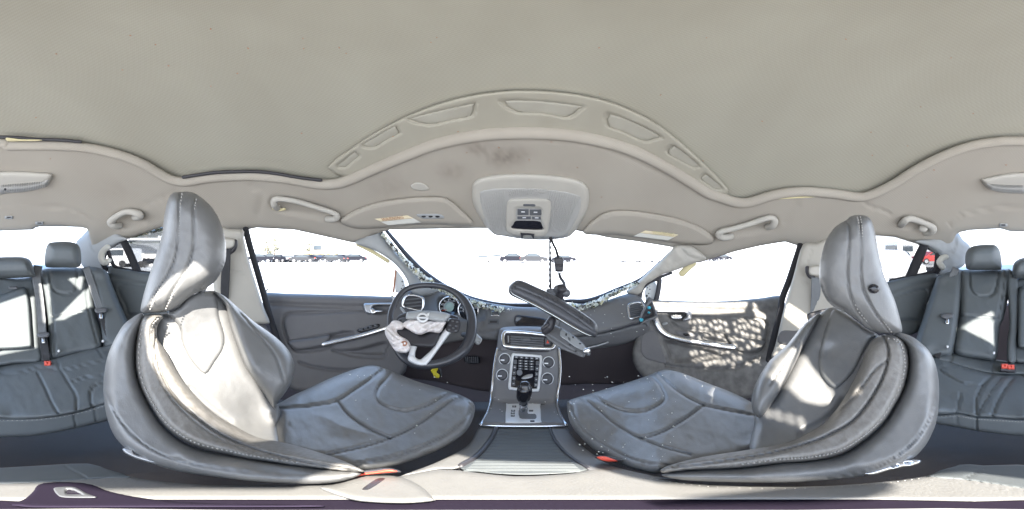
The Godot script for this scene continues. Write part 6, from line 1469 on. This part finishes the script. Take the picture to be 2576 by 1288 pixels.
	for k in 9:
		var f := k / 8.0
		var v := 566.0 + lerpf(140, 520, f) * 0.293
		tube("tape_band", cb, M.black, [1257.8 + 430 * 0.293, v, lerpf(1.845, 1.595, f), 0.0042, 1257.8 + 430 * 0.293, v + 3, lerpf(1.845, 1.595, f), 0.0042], {"sub": 1, "sides": 7})

func small_things() -> void:
	var k := thing("key_tag", "yellow folded tag with a black key fob under the steering wheel", "key", pt(1098, 950, 1.75))
	panel("tag", k, M.yellow, q("C5", [1095, 578, 1120, 562, 1132, 555, 1140, 572, 1130, 590, 1150, 605, 1145, 625, 1118, 620, 1108, 598]), 1.72, {"h": 0.006, "r": 3.0, "t": 0.008, "step": 1.6, "n": 2, "wr": 0.01})
	panel("fob", k, M.black, q("C5", [1140, 565, 1160, 575, 1164, 610, 1155, 628, 1148, 600]), 1.73, {"h": 0.008, "r": 3.0, "t": 0.012, "step": 1.6})
	var p := thing("pedal", "ribbed black brake pedal in the dark footwell", "pedal", pt(1188, 905, 2.0))
	var pp := panel("pad", p, M.rubber, q("C5", [1300, 495, 1360, 490, 1390, 500, 1392, 535, 1340, 540, 1302, 528]), 1.98, {"h": 0.01, "r": 3.0, "t": 0.03, "step": 2.0, "n": 2})
	for i in 7:
		cord("rib", pp, M.grey_key, q("C5", [1308 + i * 12, 498, 1310 + i * 12, 532]), 1.97, 0.002, {"sub": 1, "sides": 5})
	# crumbs of glass scattered over seats, console and floor
	var st := begin()
	st.set_smooth_group(-1)
	var spots := [[1430, 1700, 945, 1160, [1426, 1010, 1.40, 1678, 931, 1.56, 1896, 1020, 1.38, 1660, 1187, 1.05, 1510, 1143, 1.20, 1890, 1130, 1.16], 0.046, 90], [860, 1160, 940, 1120, [691, 1024, 1.36, 936, 920, 1.56, 1193, 1020, 1.38, 919, 1186, 1.05, 1085, 1140, 1.18, 700, 1130, 1.14], 0.046, 40], [1230, 1410, 1000, 1068, 1.52, 0.0, 26], [1480, 1625, 762, 850, 1.87, 0.03, 14]]
	for s in spots:
		for i in s[6]:
			var u := rng.randf_range(s[0], s[1])
			var v := rng.randf_range(s[2], s[3])
			var c := pt(u, v, depth_at(s[4], u, v) - s[5])
			var z := rng.randf_range(0.0012, 0.0032)
			st.set_color(Color(1, 1, 0.97) * rng.randf_range(0.8, 1.1))
			var vs := [Vector3(z, 0, 0), Vector3(-z * 0.6, z * 0.4, z * 0.8), Vector3(-z * 0.6, 0, -z), Vector3(0, z, 0)]
			for t in [[0, 1, 2], [0, 3, 1], [1, 3, 2], [2, 3, 0]]:
				for j in t: st.add_vertex(c + vs[j])
	st.generate_normals()
	var o := cup("glass_crumbs", st, M.shard, self)
	tag(o, "small white crumbs of safety glass strewn over seats and console", "broken glass", "", "stuff")

# ------------------------------------------------------------------ the salvage yard
func outdoors() -> void:
	var g := setting("ground")
	var pm := PlaneMesh.new()
	pm.size = Vector2(3600, 3600)
	put("yard_surface", pm, M.yard, g)
	var paints := {"silver": mat("silver_paint", 0.13, 0.135, 0.15, 0.4, 0.2), "dark": mat("dark_paint", 0.012, 0.013, 0.018, 0.7, 0, 0.15), "white": mat("white_paint", 0.72, 0.73, 0.74, 0.35), "red": mat("red_paint", 0.40, 0.04, 0.035, 0.3), "blue": mat("blue_paint", 0.02, 0.03, 0.06, 0.7, 0, 0.15), "grey": mat("grey_paint", 0.03, 0.032, 0.036, 0.7, 0, 0.2)}
	var at := func(u: float, d: float) -> Vector3: return Vector3((u / 1288.0 - 1.0) * TX * d, 0, -d)
	var row := "salvage cars in the yard"
	car(at.call(1212, 92.0), 0.1, paints.silver, "low silver coupe with a smashed nose, left end of the row past the windscreen", row, 1.35)
	car(at.call(1247, 98.0), 0.05, paints.silver, "silver saloon parked side-on left of the dark car past the windscreen", row, 1.45)
	car(at.call(1292, 92.0), PI - 0.05, paints.dark, "dark blue car parked side-on in the middle of the windscreen", row, 1.6)
	car(at.call(1342, 88.0), PI, paints.grey, "grey estate car with pale wheels just left of the dangling module", row, 1.6)
	car(at.call(1414, 95.0), 0.3, paints.dark, "dark wreck half hidden behind the dangling module", row, 1.3)
	car(at.call(1590, 96.0), 0.2, paints.white, "pale white car left of the passenger's windscreen pillar", row, 1.4)
	car(at.call(1632, 100.0), 0.4, paints.white, "pale white car farther right, beside the windscreen pillar", row, 1.4)
	for i in 3:
		car(at.call(1788 + i * 14, 120.0 + 6 * i), 0.3, [paints.dark, paints.grey, paints.dark][i], ["leftmost of three dark cars past the passenger's window", "middle one of three cars past the passenger's window", "rightmost of three dark cars past the passenger's window"][i], row, 1.5)
	# long row seen through the driver's window: alike wrecks, copied
	var first: Node3D = null
	var cols := ["dark", "dark", "grey", "dark", "silver", "dark", "grey", "dark", "blue", "dark", "dark", "grey", "dark"]
	for i in 15:
		var u := 655.0 + i * 17.0 + rng.randf_range(-4, 4)
		var d := rng.randf_range(95, 112)
		var c := car(at.call(u, d), rng.randf_range(-0.6, 0.6) + (PI if i % 3 == 0 else 0.0), paints[cols[i % cols.size()]], "%s wreck, %s from the left in the long row past the driver's window" % [cols[i % cols.size()], ["first", "second", "third", "fourth", "fifth", "sixth", "seventh", "eighth", "ninth", "tenth", "eleventh", "twelfth", "thirteenth", "fourteenth", "fifteenth"][i]], "long row of wrecks", rng.randf_range(1.35, 1.6))
		if first == null: first = c
	loader(at.call(800, 118.0))
	trees(at)
	shed(at)
	trucks(at)

func extrude(st: SurfaceTool, prof: PackedVector2Array, w0: float, w1: float) -> void:   # side profile in x,y; half widths below and above
	var lo := 1e9; var hi := -1e9
	for p in prof:
		lo = minf(lo, p.y); hi = maxf(hi, p.y)
	var hw := func(y: float) -> float: return lerpf(w0, w1, (y - lo) / maxf(hi - lo, 0.01))
	var tri := Geometry2D.triangulate_polygon(prof)
	st.set_smooth_group(-1)
	for s in [-1, 1]:
		for i in range(0, tri.size(), 3):
			var idx := [tri[i], tri[i + 1], tri[i + 2]]
			if s < 0: idx.reverse()
			for k in idx: st.add_vertex(Vector3(prof[k].x, prof[k].y, s * hw.call(prof[k].y)))
	for i in prof.size():
		var a := prof[i]; var b := prof[(i + 1) % prof.size()]
		var q0 := Vector3(a.x, a.y, -hw.call(a.y)); var q1 := Vector3(b.x, b.y, -hw.call(b.y)); var q2 := Vector3(b.x, b.y, hw.call(b.y)); var q3 := Vector3(a.x, a.y, hw.call(a.y))
		for p in [q0, q1, q2, q0, q2, q3]: st.add_vertex(p)

func poly(a: Array) -> PackedVector2Array:
	return spline2(a, true, 1)

func solid(called: String, parent: Node, m: Material, prof: Array, w0: float, w1: float) -> MeshInstance3D:
	var st := begin()
	extrude(st, poly(prof), w0, w1)
	st.generate_normals()
	return cup(called, st, m, parent)

func car(where: Vector3, turn: float, paint: Material, label: String, group: String, h: float) -> Node3D:
	var o := thing("parked_car", label, "car", where, group)
	o.rotation.y = turn
	var k := h / 1.45
	solid("body", o, paint, [-2.2, 0.35, -2.25, 0.62 * k, -2.1, 0.85 * k, -1.2, 0.95 * k, 1.3, 0.97 * k, 2.1, 0.92 * k, 2.25, 0.6 * k, 2.2, 0.32], 0.88, 0.84)
	solid("cabin", o, paint, [-1.25, 0.94 * k, -0.55, 1.38 * k, 0.1, 1.45 * k, 0.8, 1.42 * k, 1.6, 0.96 * k], 0.82, 0.62)
	for s in [-1, 1]:
		var sw := solid("side_window", o, M.car_glass, [-1.0, 1.0 * k, -0.45, 1.33 * k, 0.1, 1.39 * k, 0.7, 1.36 * k, 1.25, 1.02 * k], 0.03, 0.03)
		sw.position.z = s * 0.73
		sw.rotation.x = -s * 0.0
		sw.scale.z = 2.2
	for x in [-1.35, 1.4]:
		for s in [-1, 1]:
			var w := put("wheel", lathe([0.0, -0.1, 0.22, -0.1, 0.33, -0.09, 0.33, 0.09, 0.22, 0.1, 0.0, 0.1], 16), M.tyre, o, Vector3(x, 0.33, s * 0.8), Basis(Vector3.RIGHT, PI / 2))
			put("rim", lathe([0.0, -0.115, 0.2, -0.11, 0.21, -0.1, 0.21, 0.1, 0.2, 0.11, 0.0, 0.115], 12), M.wheel_rim, w)
	for s in [-1, 1]:
		put("headlight", chamfer(Vector3(0.12, 0.16, 0.4), 0.3), M.print, o, Vector3(-2.17, 0.68 * k, s * 0.55))
		put("tail_light", chamfer(Vector3(0.12, 0.16, 0.35), 0.3), M.red, o, Vector3(2.14, 0.75 * k, s * 0.6))
	return o

func loader(where: Vector3) -> void:
	var o := thing("wheel_loader", "yellow wheel loader standing behind the row of wrecks past the driver's window", "loader", where)
	var y := mat("loader_yellow", 0.70, 0.52, 0.22, 0.5)
	solid("body", o, y, [-1.0, 1.0, -1.0, 2.2, 3.2, 2.3, 4.0, 1.9, 4.0, 1.0], 1.1, 1.0)
	solid("cab", o, y, [-0.9, 2.2, -0.8, 3.6, 1.2, 3.7, 1.4, 2.2], 0.9, 0.8)
	solid("cab_window", o, M.car_glass, [-0.7, 2.4, -0.6, 3.4, 1.0, 3.45, 1.1, 2.4], 0.95, 0.9)
	solid("arm", o, y, [-4.0, 0.8, -4.0, 1.1, -1.5, 1.9, -0.8, 1.8, -0.9, 1.4], 0.6, 0.6)
	solid("bucket", o, y, [-5.4, 0.3, -5.0, 1.5, -4.0, 1.6, -3.9, 0.4], 1.3, 1.3)
	for x in [-1.6, 2.6]:
		for s in [-1, 1]:
			put("wheel", lathe([0.0, -0.3, 0.4, -0.3, 0.8, -0.26, 0.8, 0.26, 0.4, 0.3, 0.0, 0.3], 18), M.tyre, o, Vector3(x, 0.8, s * 1.1), Basis(Vector3.RIGHT, PI / 2))

func trees(at: Callable) -> void:
	var lab := ["tall grey-green tree behind the shed past the left rear window, nearest the headrest", "broad tree behind the left part of the shed past the left rear window", "small tree at the far left behind the quarter window", "pale olive tree at the left end of the wreck row past the driver's window", "pale olive tree left of the wheel loader", "low tree right behind the wheel loader"]
	var spec := [[392, 85.0, 7.8, 4.2], [350, 88.0, 6.6, 4.0], [318, 95.0, 5.2, 3.2], [672, 190.0, 9.5, 6.0], [690, 200.0, 8.0, 5.0], [775, 205.0, 6.5, 5.0]]
	for i in spec.size():
		var s: Array = spec[i]
		var o := thing("yard_tree", lab[i], "tree", at.call(s[0], s[1]), "trees round the yard")
		var st := begin()
		var top: float = s[2]; var w: float = s[3]
		sweep(st, [[Vector3(0, 0, 0), 0.28], [Vector3(0.1, top * 0.35, 0), 0.2], [Vector3(0, top * 0.8, 0.1), 0.06]], Vector3.ZERO, false, 3, 7)
		for k in 6:
			var an := k * 1.05
			sweep(st, [[Vector3(0.05, top * (0.3 + 0.05 * k), 0), 0.1], [Vector3(cos(an) * w * 0.45, top * (0.45 + 0.06 * k), sin(an) * w * 0.45), 0.03]], Vector3.ZERO, false, 1, 5)
		finish("trunk", st, M.bark, o)
		var cs := begin()
		cs.set_smooth_group(-1)
		var blobs := []
		for k in 16:
			var f := rng.randf()
			var rad := w * 0.5 * sqrt(1.0 - pow(absf(f - 0.4) / 0.62, 2.0))
			var an := rng.randf() * TAU
			blobs.append([Vector3(cos(an) * rad * rng.randf(), top * (0.28 + 0.62 * f), sin(an) * rad * rng.randf()), rng.randf_range(0.5, 1.1) * w * 0.24])
		for k in (5200 if i < 3 else 2000):
			var b: Array = blobs[rng.randi() % blobs.size()]
			var dir := Vector3(rng.randfn(), rng.randfn() * 0.8, rng.randfn()).normalized()
			var c: Vector3 = b[0] + dir * b[1] * pow(rng.randf(), 0.4)
			var bs := Basis.from_euler(Vector3(rng.randf() * TAU, rng.randf() * TAU, 0))
			var z := rng.randf_range(0.12, 0.30)
			cs.set_color(Color(1, 1, 1) * rng.randf_range(0.6, 1.5))
			var a1: Vector3 = bs.x * z; var a2: Vector3 = bs.y * z * 0.7
			for p in [c - a1, c + a2, c + a1, c - a1, c + a1, c - a2]: cs.add_vertex(p)
		cs.generate_normals()
		cup("crown", cs, M.leaf if i < 3 else M.pale_leaf, o).set_meta("kind", "stuff")

func shed(at: Callable) -> void:
	var o := thing("yard_shed", "white shed with a flat roof past the left rear window", "shed", at.call(352, 62.0))
	put("wall", chamfer(Vector3(11, 2.6, 5), 0.02), M.shed_wall, o, Vector3(0, 1.3, -3))
	put("roof", chamfer(Vector3(13.5, 0.25, 8), 0.1), M.shed_roof, o, Vector3(0, 3.0, -2))
	for x in [-6.0, -4.2]:
		put("post", chamfer(Vector3(0.15, 2.9, 0.15), 0.2), M.steel, o, Vector3(x, 1.45, 0.5))
	put("door", chamfer(Vector3(3.4, 2.1, 0.1), 0.1), M.print, o, Vector3(-1.5, 1.05, -0.46))
	put("window", chamfer(Vector3(2.4, 1.0, 0.1), 0.1), M.car_glass, o, Vector3(3.4, 1.5, -0.46))
	var v := thing("parked_van", "white van beside the shed past the quarter window", "van", at.call(287, 58.0))
	solid("body", v, M.white_paint, [-2.4, 0.4, -2.4, 1.1, -1.6, 1.9, 2.3, 1.95, 2.4, 0.4], 0.9, 0.85)
	solid("window", v, M.car_glass, [-1.5, 1.2, -1.2, 1.75, 1.6, 1.8, 1.6, 1.2], 0.93, 0.9)
	for x in [-1.5, 1.5]:
		put("wheel", lathe([0.0, -0.95, 0.36, -0.95, 0.36, 0.95, 0.0, 0.95], 16), M.tyre, v, Vector3(x, 0.36, 0), Basis(Vector3.RIGHT, PI / 2))
	for i in 2:
		var b := thing("motorbike", ["dark motorbike parked in front of the shed, left of the pair", "dark motorbike parked in front of the shed, right of the pair"][i], "motorbike", at.call(374 + i * 11, 55.0), "motorbikes by the shed")
		b.rotation.y = 0.5
		for x in [-0.65, 0.65]:
			put("wheel", lathe([0.0, -0.06, 0.32, -0.06, 0.32, 0.06, 0.0, 0.06], 14), M.tyre, b, Vector3(x, 0.32, 0), Basis(Vector3.RIGHT, PI / 2))
		solid("frame", b, M.dark_paint, [-0.55, 0.5, -0.45, 0.95, 0.0, 0.85, 0.7, 0.95, 0.6, 0.55, 0.1, 0.35], 0.14, 0.12)
		put("handlebar", chamfer(Vector3(0.08, 0.06, 0.7), 0.2), M.steel, b, Vector3(-0.45, 1.05, 0))

func trucks(at: Callable) -> void:
	var o := thing("box_truck", "white truck cab facing left past the right rear window", "truck", at.call(2283, 50.0))
	var wp: Material = M.white_paint
	solid("cab", o, wp, [-2.0, 0.9, -2.0, 2.9, -1.6, 3.3, 0.8, 3.3, 0.9, 0.9], 1.2, 1.1)
	solid("bonnet", o, wp, [-3.3, 0.8, -3.3, 1.5, -2.9, 1.85, -1.9, 1.95, -1.9, 0.8], 1.1, 1.0)
	solid("windscreen", o, M.car_glass, [-2.03, 2.05, -2.02, 2.85, -1.75, 2.9, -1.7, 2.05], 1.05, 1.0)
	solid("side_window", o, M.car_glass, [-1.4, 2.1, -1.4, 2.85, -0.2, 2.85, -0.2, 2.1], 1.22, 1.17)
	solid("bumper", o, M.wheel_rim, [-3.5, 0.5, -3.5, 0.8, -3.0, 0.85, -3.0, 0.5], 1.2, 1.2)
	solid("chassis", o, M.steel, [-2.9, 0.6, -2.9, 0.95, 5.0, 0.95, 5.0, 0.6], 0.5, 0.5)
	o.scale = Vector3.ONE * 0.74
	for x in [-2.0, 3.6]:
		for s in [-1, 1]:
			var w := put("wheel", lathe([0.0, -0.15, 0.3, -0.15, 0.52, -0.13, 0.52, 0.13, 0.3, 0.15, 0.0, 0.15], 18), M.tyre, o, Vector3(x, 0.52, s * 1.05), Basis(Vector3.RIGHT, PI / 2))
			put("rim", lathe([0.0, -0.17, 0.3, -0.165, 0.3, 0.165, 0.0, 0.17], 14), M.wheel_rim, w)
	o = thing("flatbed_truck", "dark flatbed truck with a red car on it, past the right quarter window", "truck", at.call(2346, 35.0) - Vector3(0, 0.12, 0))
	o.scale = Vector3.ONE * 0.57
	solid("bed", o, M.steel, [-4.5, 1.0, -4.5, 1.3, 4.5, 1.3, 4.5, 1.0], 1.2, 1.2)
	solid("skirt", o, M.dark_paint, [-3.0, 0.35, -3.0, 1.0, 3.5, 1.0, 3.5, 0.35], 1.1, 1.1)
	for x in [-1.8, -0.6, 0.6]:
		put("marker_light", chamfer(Vector3(0.2, 0.12, 0.05), 0.2), M.yellow, o, Vector3(x, 0.8, 1.13))
	for x in [-3.4, 3.0]:
		for s in [-1, 1]:
			put("wheel", lathe([0.0, -0.15, 0.3, -0.15, 0.5, -0.13, 0.5, 0.13, 0.3, 0.15, 0.0, 0.15], 18), M.tyre, o, Vector3(x, 0.5, s * 1.05), Basis(Vector3.RIGHT, PI / 2))
	var rc := car(at.call(2346, 35.0) + Vector3(0, 0.625, 0), 0.0, M.red_paint, "red car carried on the flatbed truck past the right quarter window", "", 1.45)
	rc.scale = Vector3.ONE * 0.57
	car(at.call(2218, 22.0), 1.2, M.white_paint, "white car close outside the right rear window, beside the headrest", "", 1.4)
